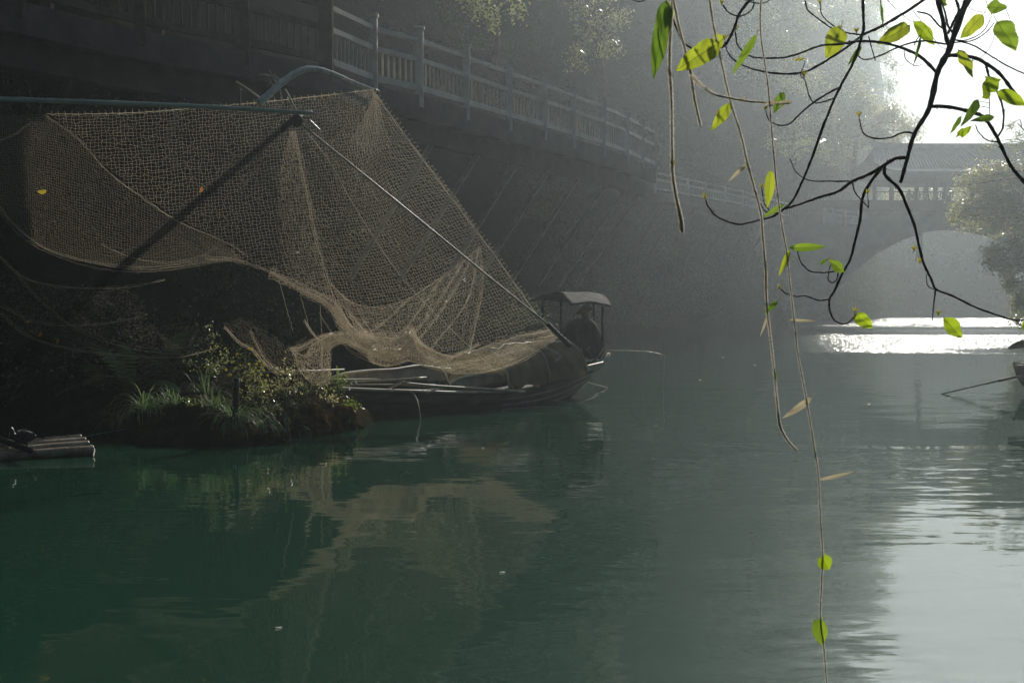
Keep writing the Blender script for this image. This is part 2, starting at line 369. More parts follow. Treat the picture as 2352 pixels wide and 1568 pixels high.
def build_left():
    T = np.linspace(0, len(left_line) - 1.01, 330); O = np.concatenate([np.linspace(-3, 0, 6), np.linspace(.15, 6, 30), np.linspace(6.4, 20, 30), np.linspace(22, 50, 8)])
    tt, oo = np.meshgrid(T, O, indexing='ij'); V, _ = left_surf(tt.ravel(), oo.ravel())
    m = len(O); i, j = np.meshgrid(np.arange(len(T) - 1), np.arange(m - 1), indexing='ij'); a = (i * m + j).ravel()
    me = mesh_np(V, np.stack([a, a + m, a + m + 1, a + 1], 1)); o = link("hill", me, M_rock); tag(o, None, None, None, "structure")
build_left()
RIGHT = [(16, -24), (15, -8), (13.5, 10), (14, 26), (17.5, 40), (23.5, 52), (27, 64), (33, 78), (38.5, 92), (46, 110), (58, 140), (72, 180), (84, 232)]
right_line = catmull(RIGHT, 10)
def right_surf(t, o):
    p, d = line_at(right_line, t); n = np.stack([d[:, 1], -d[:, 0]], 1); q = p + n * o[:, None]
    lo = np.interp(o, [-3, -1, 0, .5, 2, 5, 10, 20, 40], [-.95, -.8, 0, .8, 1.6, 3.0, 6.0, 10, 16]); hi = np.interp(o, [-3, -1, 0, .5, 2, 5, 10, 20, 40], [-.95, -.8, 0, .8, 2.2, 5.0, 10.0, 16, 22])  # near end of this bank raised out of view to cut sky light
    w = np.clip((p[:, 1] - 80) / 40, 0, 1); h = hi * (1 - w) + lo * w
    h = h + np.where(o > 0, fbm(q[:, 0] * .3, q[:, 1] * .3, 0, 4) * np.clip(h, 0, 4) / 4, 0)
    return np.column_stack([q, h]), n
def build_right():
    T = np.linspace(0, len(right_line) - 1.01, 160); O = np.concatenate([np.linspace(-3, 0, 5), np.linspace(.2, 40, 40)])
    tt, oo = np.meshgrid(T, O, indexing='ij'); V, _ = right_surf(tt.ravel(), oo.ravel()); V[:, 0] = np.minimum(V[:, 0], 118)
    m = len(O); i, j = np.meshgrid(np.arange(len(T) - 1), np.arange(m - 1), indexing='ij'); a = (i * m + j).ravel()
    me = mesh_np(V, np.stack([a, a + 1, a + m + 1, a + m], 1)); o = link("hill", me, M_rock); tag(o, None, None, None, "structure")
build_right()
def far_h(X, Y):
    e = Y - 143 - 5 * fbm(X * .05, 3.0, 0, 2)
    return np.interp(e, [-4, -.5, 0, 2, 6, 14, 30, 50], [-.95, -.5, 0, 3.5, 8, 12.5, 16.0, 17]) + np.where(e > 0, fbm(X * .25, Y * .25) * 1.2, 0)
def build_far_hill():
    xs = np.linspace(34, 118, 70); ys = np.linspace(138, 200, 40); X, Y = np.meshgrid(xs, ys, indexing='xy')
    H = far_h(X, Y)
    V = np.column_stack([X.ravel(), Y.ravel(), H.ravel()]); m = len(xs); i, j = np.meshgrid(np.arange(len(ys) - 1), np.arange(m - 1), indexing='ij'); a = (i * m + j).ravel()
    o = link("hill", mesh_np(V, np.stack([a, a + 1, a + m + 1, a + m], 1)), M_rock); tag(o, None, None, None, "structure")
build_far_hill()
def build_rear_hill():  # unseen slope behind the camera, added to cut sky light on the foreground
    xs = np.linspace(-44, 44, 50); ys = np.linspace(-27, -9, 24); X, Y = np.meshgrid(xs, ys, indexing='xy')
    H = np.interp(-10.5 - Y, [-1.5, 0, 2, 5, 10, 16], [-.9, 0, 2, 5, 9, 13]) + fbm(X * .2, Y * .2) * np.clip(-11 - Y, 0, 3)
    V = np.column_stack([X.ravel(), Y.ravel(), H.ravel()]); m = len(xs); i, j = np.meshgrid(np.arange(len(ys) - 1), np.arange(m - 1), indexing='ij'); a = (i * m + j).ravel()
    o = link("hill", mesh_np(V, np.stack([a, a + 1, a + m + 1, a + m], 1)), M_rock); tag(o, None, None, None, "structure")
build_rear_hill()

# ------------------------------------------------------------------ leaves in bulk
def leaf_quads(C, size, nrm=None, spread=0.45, aspect=0.42):
    n = len(C); a = rng.normal(size=(n, 3)); a /= np.linalg.norm(a, axis=1)[:, None]
    if nrm is None: ref = rng.normal(size=(n, 3))
    else:
        ref = nrm + rng.normal(size=(n, 3)) * spread; ref /= np.linalg.norm(ref, axis=1)[:, None]
        a = np.cross(ref, a); a /= np.linalg.norm(a, axis=1)[:, None] + 1e-9
    b = np.cross(a, ref); b /= np.linalg.norm(b, axis=1)[:, None] + 1e-9; c = np.cross(a, b)
    s = (np.asarray(size) * rng.uniform(.6, 1.3, n))[:, None]
    V = np.stack([C - a * s * .5, C + b * s * aspect * .5 + c * s * .08, C + a * s * .5, C - b * s * aspect * .5 + c * s * .08], 1).reshape(-1, 3)
    return V, np.arange(4 * n).reshape(n, 4)
def clump_leaves(cents, rad, per, size):
    n = len(cents); d = rng.normal(size=(n * per, 3)); d /= np.linalg.norm(d, axis=1)[:, None]; d[:, 2] = np.abs(d[:, 2]) * .9 - .25
    r = np.repeat(rad, per) * (0.45 + .6 * rng.random(n * per) ** .6)
    C = np.repeat(cents, per, 0) + d * r[:, None]
    return leaf_quads(C, np.repeat(size, per), d + np.array([0, 0, .35]))
def build_slope_foliage():
    # clumps over the left slope
    n = 4200
    t = rng.uniform(38, len(left_line) - 2, n * 3); p, _ = line_at(left_line, t)
    keepp = rng.random(n * 3) < np.clip(p[:, 1] / 90, .35, 1); t = t[keepp][:n]; n = len(t)
    o = rng.uniform(0.0, 1, n) ** 1.3 * 15 + .1
    Pn, nn = left_surf(t, o); D = Pn[:, 1]
    # nothing grows through the walkway
    wx = np.interp(D, WALK[:, 1], WALK[:, 0]); on = (D < 43) & (Pn[:, 2] < 9.2) & (Pn[:, 2] > 4.6)
    under = (D < 46) & (Pn[:, 2] <= 4.6) & (rng.random(n) < .25)
    den = fbm(Pn[:, 0] * .2, Pn[:, 1] * .2, Pn[:, 2] * .25, 3) > -.2
    k = ~on & ~under & den; Pn, nn, D = Pn[k], nn[k], D[k]
    rad = rng.uniform(.5, 1.9, len(D)) * np.clip(D / 50, .6, 2.0)
    C = Pn.copy(); C[:, :2] -= nn * .15 * rad[:, None]; C[:, 2] += .25 * rad
    C[:, 2] = np.where(Pn[:, 2] < 1.5, np.maximum(C[:, 2], .5), C[:, 2])
    V, F = clump_leaves(C, rad, 210, np.clip(.045 + D * .0009, .075, .22)); V[:, 2] = np.maximum(V[:, 2], .03)
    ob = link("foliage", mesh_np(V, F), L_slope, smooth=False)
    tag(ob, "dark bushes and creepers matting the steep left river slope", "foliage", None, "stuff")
    # right bank and far end
    n = 2600; t = rng.uniform(30, len(right_line) - 2, n); o = rng.uniform(.2, 22, n); Q, _ = right_surf(t, o)
    n2 = 1900; X = rng.uniform(36, 116, n2); Y = rng.uniform(142, 190, n2) - rng.random(n2) ** 3 * 0
    H = far_h(X, Y); X, Y, H = X[H > 0], Y[H > 0], H[H > 0]
    Q = np.vstack([Q, np.column_stack([X, Y, H + .5])]); rad = rng.uniform(.8, 2.0, len(Q)); rad[n:] *= 1.2
    V, F = clump_leaves(Q, rad, 22, np.clip(.10 + Q[:, 1] * .0026, .2, .75)); V[:, 2] = np.maximum(V[:, 2], .05)
    V[:, 0] = np.clip(V[:, 0], -58, 118); V[:, 1] = np.minimum(V[:, 1], 258)
    ob = link("foliage", mesh_np(V, F), L_slope, smooth=False)
    tag(ob, "pale hazy woods along the far and right river banks", "foliage", None, "stuff")

# ------------------------------------------------------------------ walkway
_posts = [(330, 60, 20.5), (450, 92, 21.3), (566, 128, 22.4), (750, 165, 23.9), (860, 205, 25.9), (965, 228, 27.1), (1072, 258, 29.0), (1170, 285, 31.0), (1250, 307, 32.7), (1316, 326, 34.4), (1385, 346, 36.4), (1438, 364, 38.5), (1473, 379, 40.4), (1503, 391, 42.0)]
DECK = 6.0
WALK = []
for px, py, D in _posts:
    WALK.append(((px - 1176) / FPX * D, D))
WALK = [(-9.6, 14.0), (-8.3, 16.4), (-7.0, 18.6)] + WALK[1:]
WALK = np.array(WALK)
WALK[3:6] = [(-5.85, 20.6), (-4.55, 22.3), (-3.4, 23.95)]
build_slope_foliage()

def walkway():
    root = empty("walkway", (0, 30, 0), "dark timber cliff walkway raised on slanted struts above the moored fishing boat", "walkway")
    L = catmull(WALK, 4); d = np.gradient(L, axis=0); d /= np.linalg.norm(d, axis=1)[:, None]; n = np.stack([-d[:, 1], d[:, 0]], 1)
    mb = MB()
    out = L; inn = L + n * 2.4
    mb.grid([[(a[0], a[1], DECK), (b[0], b[1], DECK), (b[0], b[1], DECK - .12), (a[0], a[1], DECK - .12), (a[0], a[1], DECK)] for a, b in zip(out, inn)])
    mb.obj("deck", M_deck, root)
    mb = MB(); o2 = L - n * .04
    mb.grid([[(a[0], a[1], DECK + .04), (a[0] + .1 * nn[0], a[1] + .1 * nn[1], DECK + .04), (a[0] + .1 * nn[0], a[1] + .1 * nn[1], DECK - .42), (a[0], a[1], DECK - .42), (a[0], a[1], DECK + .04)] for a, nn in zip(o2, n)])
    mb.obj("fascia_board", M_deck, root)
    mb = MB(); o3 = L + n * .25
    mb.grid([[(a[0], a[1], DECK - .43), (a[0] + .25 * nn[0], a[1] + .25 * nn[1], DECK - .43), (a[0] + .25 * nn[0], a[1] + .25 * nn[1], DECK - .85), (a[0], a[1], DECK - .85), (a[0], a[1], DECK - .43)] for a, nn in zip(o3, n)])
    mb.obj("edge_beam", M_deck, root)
    for i in range(2, len(L) - 1, 4):
        a = Vector((L[i][0] + n[i][0] * .3, L[i][1] + n[i][1] * .3, DECK - .86)); b = a + Vector((n[i][0] * 2.1, n[i][1] * 2.1, -2.9))
        mb = MB(); mb.beam(a, b, .08, .10); mb.obj("strut", M_plank if a.y > 27 else M_shade_wood, root)  # first struts take the dark wood that stands in for shade
        mb = MB(); c = Vector((L[i][0] + n[i][0] * .15, L[i][1] + n[i][1] * .15, DECK - .2)); mb.beam(c, c + Vector((n[i][0] * 2.2, n[i][1] * 2.2, 0)), .18, .14); mb.obj("cross_beam", M_deck, root)
    # railing
    rr = empty("railing", (0, 30, DECK), "pale weathered rail fence curving along the outer edge of the walkway above the net", "railing")
    H = 1.3
    for i, (x, y) in enumerate(WALK):
        w = .15 if abs(y - 23.95) > .1 else .24
        mb = MB(); mb.box((x, y, DECK + (H + .1) / 2 - .1), (w, w, H + .3)); mb.box((x, y, DECK + H + .13), (w + .05, w + .05, .05)); mb.obj("post", M_wood if i > 5 else M_shade_wood, rr)
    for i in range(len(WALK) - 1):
        mw = M_wood if i >= 5 else M_shade_wood  # first bays: shade painted in as darker wood, same fence as the rest
        a = Vector((*WALK[i], DECK)); b = Vector((*WALK[i + 1], DECK)); dd = (b - a).normalized(); a2 = a + dd * .09; b2 = b - dd * .09
        for h, hh in ((1.18, .09), (.78, .10), (.20, .12)):
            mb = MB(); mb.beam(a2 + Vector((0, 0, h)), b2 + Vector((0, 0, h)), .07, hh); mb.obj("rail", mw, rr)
        mb = MB(); k = max(6, int((b2 - a2).length / .17))
        for j in range(1, k):
            q = a2.lerp(b2, j / k); mb.beam(q + Vector((0, 0, .265)), q + Vector((0, 0, .725)), .035, .035)
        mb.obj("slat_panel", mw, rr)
    # unseen gallery roof, added to shade the rails of the first stretch
    gal = empty("added_shade_roof", (-6, 20, 8.6), "dark roofed gallery over the shaded stretch of walkway above the net's left corner", "roof")
    Lg = catmull(WALK[:6], 4); dg_ = np.gradient(Lg, axis=0); dg_ /= np.linalg.norm(dg_, axis=1)[:, None]; ng = np.stack([-dg_[:, 1], dg_[:, 0]], 1)
    for i in range(6):
        x, y = WALK[i]; w = .2 if i < 5 else .24; q = Lg[i * 4] if i * 4 < len(Lg) else Lg[-1]; nn = ng[min(i * 4, len(ng) - 1)]
        for o_ in (0, 2.3):
            mb = MB(); mb.box((x + nn[0] * o_, y + nn[1] * o_, 8.0), (w * .9, w * .9, 1.2 if o_ == 0 else 4.0)); mb.obj("pillar", M_shade_wood, gal)
    mb = MB(); mb.grid([[(p[0] + n_[0] * o_, p[1] + n_[1] * o_, z_) for o_, z_ in ((-.7, 8.3), (0.3, 8.75), (1.15, 9.6), (2.0, 8.75), (3.0, 8.3), (3.0, 8.2), (1.15, 9.45), (-.7, 8.2), (-.7, 8.3))] for p, n_ in zip(Lg, ng)]); mb.obj("roof_slope", M_tile, gal)
    mb = MB(); mb.grid([[(p[0] + n_[0] * o_, p[1] + n_[1] * o_, z_) for o_, z_ in ((-.08, 8.6), (.1, 8.6), (.1, 8.3), (-.08, 8.3), (-.08, 8.6))] for p, n_ in zip(Lg, ng)]); mb.obj("lintel", M_shade_wood, gal)
walkway()
def rail_run(pts, label, H, nb, rail_mat, posts=True, deck=None):
    rr = empty("railing", pts[0], label, "railing")
    for i, p in enumerate(pts):
        mb = MB(); p = Vector(p); mb.box(p + Vector((0, 0, H / 2)), (.15, .15, H + .1)); mb.obj("post", rail_mat, rr)
    for a, b in zip(pts[:-1], pts[1:]):
        a, b = Vector(a), Vector(b)
        for h in (.95, .62, .15):
            mb = MB(); mb.beam(a + Vector((0, 0, h * H)), b + Vector((0, 0, h * H)), .07, .09); mb.obj("rail", rail_mat, rr)
        mb = MB()
        for j in range(1, nb):
            q = a.lerp(b, j / nb); mb.beam(q + Vector((0, 0, .2 * H)), q + Vector((0, 0, .57 * H)), .04, .04)
        mb.obj("slat_panel", rail_mat, rr)
    return rr
far_pts = []
for px, py, D in [(1506, 440, 64), (1545, 446, 66.5), (1580, 452, 69), (1620, 459, 72), (1665, 467, 75.5), (1705, 475, 79), (1742, 483, 83), (1800, 497, 87), (1860, 510, 90)]:
    far_pts.append(tuple(P(px, py, D)))
rail_run(far_pts, "faint rail fence descending towards the covered bridge beyond the first walkway", .95, 12, M_wood)
def far_deck():
    root = empty("walkway", far_pts[0], "hazy second stretch of walkway running along the slope to the bridge", "walkway")
    mb = MB(); rows = []
    for i, p in enumerate(far_pts):
        q = Vector(far_pts[min(i + 1, len(far_pts) - 1)]) - Vector(far_pts[max(i - 1, 0)]); n = Vector((-q.y, q.x, 0)).normalized(); p = Vector(p)
        rows.append([p - n * .15, p + n * 2.2, p + n * 2.2 - Vector((0, 0, .45)), p - n * .15 - Vector((0, 0, .45)), p - n * .15])
    mb.grid(rows); mb.obj("deck", M_deck, root)
    for i in range(0, len(far_pts) - 1):
        p = Vector(far_pts[i]).lerp(Vector(far_pts[i + 1]), .5); mb = MB(); mb.beam(p + Vector((0, .3, -.45)), p + Vector((-1.6, 1.2, -3.4)), .14, .14); mb.obj("strut", M_deck, root)
far_deck()

# ------------------------------------------------------------------ covered bridge
BD = 90.0
def bridge():
    root = empty("covered_bridge", (30.4, BD, 0), "tiled covered footbridge on a wide stone arch across the river in the haze", "bridge")
    cx, z0, R = 30.6, -4.3, 11.05; Wd = 4.6
    yf, yb = BD - Wd / 2, BD + Wd / 2
    deck = 7.55
    # arch body: spandrel walls with the arch cut out
    mb = MB(); xs = np.linspace(cx - 16.5, cx + 14.5, 125)
    def soff(x):
        d = R * R - (x - cx) ** 2
        return max(z0 + math.sqrt(d), -.9) if d > 0 else -.9
    rows = []
    for x in xs:
        s = soff(x); rows.append([(x, yf, s), (x, yf, deck), (x, yb, deck), (x, yb, s), (x, yf, s)])
    mb.grid(rows); ab = mb.obj("arch_body", M_stone, root)
    mb = MB(); rows = []
    for k in range(61):
        th = math.radians(23 + k * (134 / 60)); c, s = math.cos(th), math.sin(th)
        rows.append([(cx + r * c, y, z0 + r * s) for r, y in ((R - .02, yf - .08), (R + .5, yf - .08), (R + .5, yf + .05), (R - .02, yf + .05), (R - .02, yf - .08))])
    mb.grid(rows); mb.obj("arch_ring", M_stone, ab)
    mb = MB(); mb.box((cx - 1, BD, deck + .1), (31.4, Wd + .4, .2)); mb.obj("deck", M_stone, root)
    dk = deck + .2
    # gallery x from 25.0 to 36.5
    x0, x1 = 25.6, 35.4
    post_x = [25.6, 28.55, 29.25, 32.5, 35.4]
    for x in post_x:
        for y in (yf + .25, yb - .25):
            mb = MB(); mb.tube([(x, y, dk), (x, y, 10.1)], .16, 10); mb.lathe([(.26, 0), (.26, .12), (.18, .2)], (x, y, dk), 10); mb.obj("pillar", M_dark, root)
    for y in (yf + .25, yb - .25):
        mb = MB(); mb.box(((x0 + x1) / 2, y, 9.45), (x1 - x0, .08, .07)); mb.obj("lintel", M_dark, root)
        mb = MB(); mb.box(((x0 + x1) / 2, y, 10.05), (x1 - x0 + .6, .24, .5)); mb.obj("lintel", M_dark, root)
    for y, lo, hi in ((yf + .1, x0 - 6.5, 40.0), (yb - .1, x0 - 6.5, 40.0)):
        rl = MB(); rl.box(((lo + hi) / 2, y, dk + .74), (hi - lo, .16, .10)); rl.box(((lo + hi) / 2, y, dk + .12), (hi - lo, .12, .12))
        k = int((hi - lo) / .14)
        for j in range(k): rl.box((lo + (j + .5) * (hi - lo) / k, y, dk + .43), (.13, .05, .54))
        rl.obj("balustrade", M_dark, root)
    # roof: two slopes with tile rows, ridge, upturned corners
    rx0, rx1, ez, rz, ov = 24.9, 36.2, 10.35, 12.25, 1.35
    def roof_pt(u, v, side, lift=0.0):
        # u 0..1 along, v 0 eave..1 ridge
        x = rx0 - (1 - v) * .9 + u * ((rx1 + (1 - v) * .9) - (rx0 - (1 - v) * .9))
        y = BD + side * (1 - v) * (Wd / 2 + ov)
        z = ez + (rz - ez) * (v ** 1.25) + .55 * (abs(2 * u - 1) ** 8) * (1 - v) ** 2 + lift
        return (x, y, z)
    for side in (-1, 1):
        mb = MB()
        mb.grid([[roof_pt(u, v, side) for v in np.linspace(0, 1, 10)] for u in np.linspace(0, 1, 41)])
        mb.grid([[roof_pt(u, v, side, -.14) for v in np.linspace(0, 1, 10)] for u in np.linspace(0, 1, 41)])
        mb.grid([[roof_pt(u, 0, side), roof_pt(u, 0, side, -.14)] for u in np.linspace(0, 1, 41)])
        for j in range(58):
            u = (j + .5) / 58; mb.tube([roof_pt(u, v, side, .05) for v in np.linspace(-.01, .99, 8)], .075, 6)
        mb.obj("roof_slope", M_tile, root)
    mb = MB(); mb.grid([[(x, BD - .16, rz), (x, BD - .16, rz + .34 + .3 * abs((x - 30.5) / 5.8) ** 10), (x, BD + .16, rz + .34 + .3 * abs((x - 30.5) / 5.8) ** 10), (x, BD + .16, rz)] for x in np.linspace(rx0, rx1, 30)])
    for e in (rx0, rx1): mb.box((e, BD, rz + .42), (.22, .34, .55))
    mb.obj("roof_ridge", M_tile, root)
    for e, s in ((rx0 + .1, -1), (rx1 - .1, 1)):
        mb = MB(); mb.add([(e, BD - Wd / 2, ez), (e, BD + Wd / 2, ez), (e, BD, rz - .1), (e + .1, BD - Wd / 2, ez), (e + .1, BD + Wd / 2, ez), (e + .1, BD, rz - .1)], [(0, 1, 2), (3, 5, 4), (0, 3, 4, 1), (1, 4, 5, 2), (2, 5, 3, 0)]); mb.obj("gable_wall", M_dark, root)
    return dk
deck_z = bridge()
# pale end of a rail by the bridge's left approach
rail_run([tuple(P(1893, 512, 86)), tuple(P(1912, 513, 86)), tuple(P(1940, 516, 86)), tuple(P(1972, 519, 86))], "small pale railing catching light at the bridge's near approach", .95, 6, M_wood)

# ------------------------------------------------------------------ people
def skin_body(name, joints, edges, mat, parent, sub=1):
    """joints: list of (x,y,z,r)"""
    me = bpy.data.meshes.new(name); me.from_pydata([j[:3] for j in joints], edges, []); o = link(name, me, None, parent, False)
    sm = o.modifiers.new("skin", 'SKIN'); sm.use_smooth_shade = True
    for v, j in zip(me.skin_vertices[0].data, joints): v.radius = (j[3], j[3]) if len(j) == 4 else (j[3], j[4])
    me.skin_vertices[0].data[0].use_root = True
    ss = o.modifiers.new("sub", 'SUBSURF'); ss.levels = sub; ss.render_levels = sub
    me.materials.append(mat); return o
def standing_person(x, y, z, face, label, cloth, lean=0.0, arm=0.2, tall=1.68):
    root = empty("person", (x, y, z), label, "person", "people on the covered bridge")
    k = tall / 1.7; root.rotation_euler = (0, 0, face)
    J = [(0, 0, .95, .14, .10), (0, .01, 1.15, .13, .10), (0, lean * .1, 1.36, .17, .11), (0, lean * .16, 1.47, .06), (0, lean * .2, 1.53, .055), (0, lean * .22 + .01, 1.60, .09), (0, lean * .22, 1.67, .065)]
    E = [(0, 1), (1, 2), (2, 3), (3, 4), (4, 5), (5, 6)]
    for s in (-1, 1):
        b = len(J); J += [(s * .10, 0, .90, .095), (s * .11, .02, .50, .065), (s * .11, -.02, .10, .045), (s * .11, .12, .04, .04)]; E += [(0, b), (b, b + 1), (b + 1, b + 2), (b + 2, b + 3)]
        b = len(J); J += [(s * .20, lean * .12, 1.40, .06), (s * .25, .02, 1.14, .048), (s * .2, .1 + arm, 1.0, .036), (s * .17, .17 + arm, .98, .035)]; E += [(2, b), (b, b + 1), (b + 1, b + 2), (b + 2, b + 3)]
    J = [tuple(q * k for q in j) for j in J]
    o = skin_body("body", J, E, M_cloth if cloth == 0 else M_coir, root); o.matrix_parent_inverse = Matrix.Identity(4)
    mb = MB(); mb.lathe([(0, .115), (.06, .10), (.098, .04), (.105, -.02), (.09, -.07)], (0, (lean * .22 - .015) * k, 1.62 * k), 14)
    h = mb.obj("hair", M_dark, root, True); h.matrix_parent_inverse = Matrix.Identity(4)
for i, (px, D, face, lean, tall, lab) in enumerate([
    (2085, 89.0, .3, .2, 1.58, "short dark figure at the bridge railing, first from the left"),
    (2102, 88.9, -.2, .1, 1.66, "broad dark figure at the railing, second from the left"),
    (2123, 89.3, .5, .3, 1.6, "dark figure leaning just left of the twin bridge pillars"),
    (2146, 88.8, .9, .2, 1.6, "dark figure just right of the twin bridge pillars"),
    (2165, 88.9, .1, .0, 1.72, "left one of the close pair of figures beside the tree"),
    (2177, 89.1, -.3, .0, 1.72, "right one of the close pair of figures beside the tree")]):
    standing_person((px - 1176) / FPX * D, D, deck_z, math.pi + face, lab, i % 2, lean, .1, tall)

# ------------------------------------------------------------------ trees
def tree(name, base, trunk_pts, clumps, mat, label, per=700, size=.16, r0=.22, flat=.8, group=None):
    root = empty(name, base, label, "tree", group)
    mb = MB(); tp = catmull(trunk_pts, 5); n = len(tp)
    mb.tube([tuple(p) for p in tp], [r0 * (1 - .75 * i / (n - 1)) for i in range(n)], 8)
    for (c, r) in clumps:
        c = Vector(c); j = min(range(n), key=lambda q: (Vector(tp[q]) - c).length + (.0 if tp[q][2] < c.z else 3)); a = Vector(tp[j]); m = a.lerp(c, .5) + Vector((random.uniform(-.3, .3), random.uniform(-.3, .3), .3))
        lp = catmull([a, m, c], 4); mb.tube([tuple(q) for q in lp], [r0 * .35 * (1 - .8 * i / (len(lp) - 1)) for i in range(len(lp))], 5)
        for _ in range(7):
            e = c + Vector((random.gauss(0, 1), random.gauss(0, 1), random.gauss(0, .7))).normalized() * r * .9
            mb.tube([c, c.lerp(e, .5) + Vector((0, 0, .1 * r)), e], [r0 * .08, r0 * .06, r0 * .03], 4)
    mb.obj("trunk", M_bark, root)
    Vs = []; Fs = []; b = 0
    for (c, r) in clumps:
        k = max(8, int(per * (r ** 2) / 26)); d = rng.normal(size=(k, 3)); d /= np.linalg.norm(d, axis=1)[:, None]
        cc = np.array(c) + d * (r * rng.uniform(.25, 1.05, k) ** .7)[:, None] * np.array([1, 1, flat])
        cc = cc[fbm(cc[:, 0] / r * 1.3, cc[:, 1] / r * 1.3, cc[:, 2] / r * 1.6, 2) > -.25]; k = len(cc)
        lv = np.repeat(cc, 26, 0) + rng.normal(size=(k * 26, 3)) * size * 1.1
        dn = lv - np.array(c); dn /= np.linalg.norm(dn, axis=1)[:, None] + 1e-9
        V, F = leaf_quads(lv, np.full(len(lv), size), dn + np.array([0, 0, .35])); Vs.append(V); Fs.append(F + b); b += len(V)
    link("crown", mesh_np(np.vstack(Vs), np.vstack(Fs)), mat, root, smooth=False)
def PC(px, py, D, rpx): return (tuple(P(px, py, D)), rpx * D / FPX)
# trees leaning out from the right bank
tree("riverside_tree", (27.5, 58, 2), [(27.5, 58, 1.5), (26.5, 57.5, 4), (25.2, 57, 6.2), (24.3, 57, 7.6)],
     [PC(2225, 425, 57, 34), PC(2265, 405, 58, 38), PC(2310, 395, 58, 36), PC(2350, 400, 58, 44), PC(2215, 480, 56.5, 34), PC(2255, 470, 57, 42), PC(2300, 455, 57, 46), PC(2345, 470, 57, 46), PC(2240, 505, 57, 30), PC(2290, 510, 57, 36), PC(2340, 520, 57, 36), PC(2385, 440, 58, 60), PC(2200, 500, 57, 18)],
     L_autumn, "rust and green tree leaning over the water in front of the bridge roof", 1900, .17)
tree("riverside_tree", (26.5, 54, 2), [(26.5, 54, 1.5), (25.2, 53.7, 3), (23.6, 53.5, 4.2), (22.3, 53.4, 4.6)],
     [PC(2290, 575, 53, 30), PC(2335, 560, 53, 34), PC(2275, 600, 53, 24), PC(2320, 610, 53, 34), PC(2370, 590, 53, 44), PC(2325, 650, 53, 24), PC(2350, 670, 53, 34), PC(2345, 700, 53, 24), PC(2375, 700, 53, 44), PC(2335, 730, 54, 20)],
     L_tree, "drooping green tree hanging low over the glittering water by the right bank", 1900, .15)
tree("bamboo_tree", (27.5, 62, 2), [(27.5, 62, 1.5), (26.3, 62, 6), (25.0, 62, 9.0), (24.0, 62, 10.2)],
     [PC(2345, 310, 62, 20), PC(2330, 335, 62, 14), PC(2290, 325, 62, 9), PC(2270, 340, 62, 8), PC(2360, 335, 62, 26), PC(2320, 290, 62, 8)],
     L_tree, "thin feathery tree top rising beside the bridge roof's end", 300, .11, .1)
# trees on the left slope
tree("hillside_tree", tuple(P(1960, 420, 101)), [P(1960, 420, 101), P(1965, 340, 101), P(1975, 260, 101)],
     [PC(1940, 250, 100, 40), PC(1985, 235, 101, 34), PC(2035, 262, 102, 38), PC(2075, 285, 102, 30), PC(1960, 300, 100, 44), PC(2010, 315, 101, 40), PC(1905, 290, 100, 34), PC(2100, 305, 102, 20), PC(1925, 345, 100, 34), PC(2060, 330, 102, 26)],
     L_autumn, "golden leaved tree above the left end of the bridge roof", 700, .28, .3)
tree("hillside_tree", tuple(P(1830, 420, 82)), [P(1830, 420, 82), P(1825, 370, 82), P(1820, 320, 82)],
     [PC(1800, 300, 81, 30), PC(1835, 285, 81, 28), PC(1780, 330, 81, 28), PC(1850, 320, 82, 30), PC(1880, 345, 82, 26), PC(1815, 350, 81, 30)],
     L_tree, "green tree with sparkling leaves on the slope left of the golden tree", 380, .2, .25)
tree("hillside_tree", tuple(P(1385, 240, 48)), [P(1385, 240, 48), P(1380, 150, 48), P(1370, 60, 48), P(1360, -40, 48)],
     [PC(1330, 20, 46.5, 42), PC(1385, 60, 46.5, 46), PC(1350, 90, 46.5, 42), PC(1400, 110, 47, 34), PC(1375, -20, 46.5, 60), PC(1320, 140, 47, 26), PC(1420, 30, 47, 34)],
     L_tree, "leafy tree glinting in the sun above the middle of the walkway", 480, .13, .18)
tree("hillside_tree", tuple(P(1130, 160, 40)), [P(1130, 160, 40), P(1140, 90, 40), P(1120, 20, 40)],
     [PC(1090, 20, 38.5, 34), PC(1140, 40, 38.5, 36), PC(1180, 10, 38.5, 34), PC(1060, -20, 38.5, 40), PC(1120, -30, 38.5, 50)],
     L_tree, "dim leafy tree above the walkway's nearest pale fence bays", 420, .12, .14)
tree("hillside_tree", tuple(P(1740, 250, 88)), [P(1740, 250, 88), P(1730, 170, 88), P(1735, 80, 88)],
     [PC(1700, 90, 86, 44), PC(1760, 70, 86, 48), PC(1820, 110, 87, 50), PC(1720, 150, 86, 40), PC(1790, 180, 87, 48), PC(1660, 140, 86, 34), PC(1850, 40, 87, 50), PC(1750, 10, 86, 50), PC(1860, 190, 88, 44), PC(1680, 30, 86, 40)],
     L_tree, "large hazy tree high on the slope behind the hanging vines", 330, .22, .3)
tree("hillside_tree", tuple(P(1950, 200, 118)), [P(1940, 200, 118), P(1935, 120, 118), P(1930, 60, 118)],
     [PC(1900, 60, 116, 50), PC(1950, 30, 116, 46), PC(1930, 110, 116, 50), PC(1890, 140, 116, 50), PC(1950, 170, 117, 44), PC(2012, 10, 122, 22), PC(2030, 62, 122, 20), PC(2026, 110, 122, 24), PC(2052, 150, 122, 18), PC(2010, -45, 122, 34), PC(2045, 200, 122, 22), PC(1960, -30, 117, 40)],
     L_tree, "pale treetop at the edge of the bright sky, highest up the slope", 300, .3, .3)

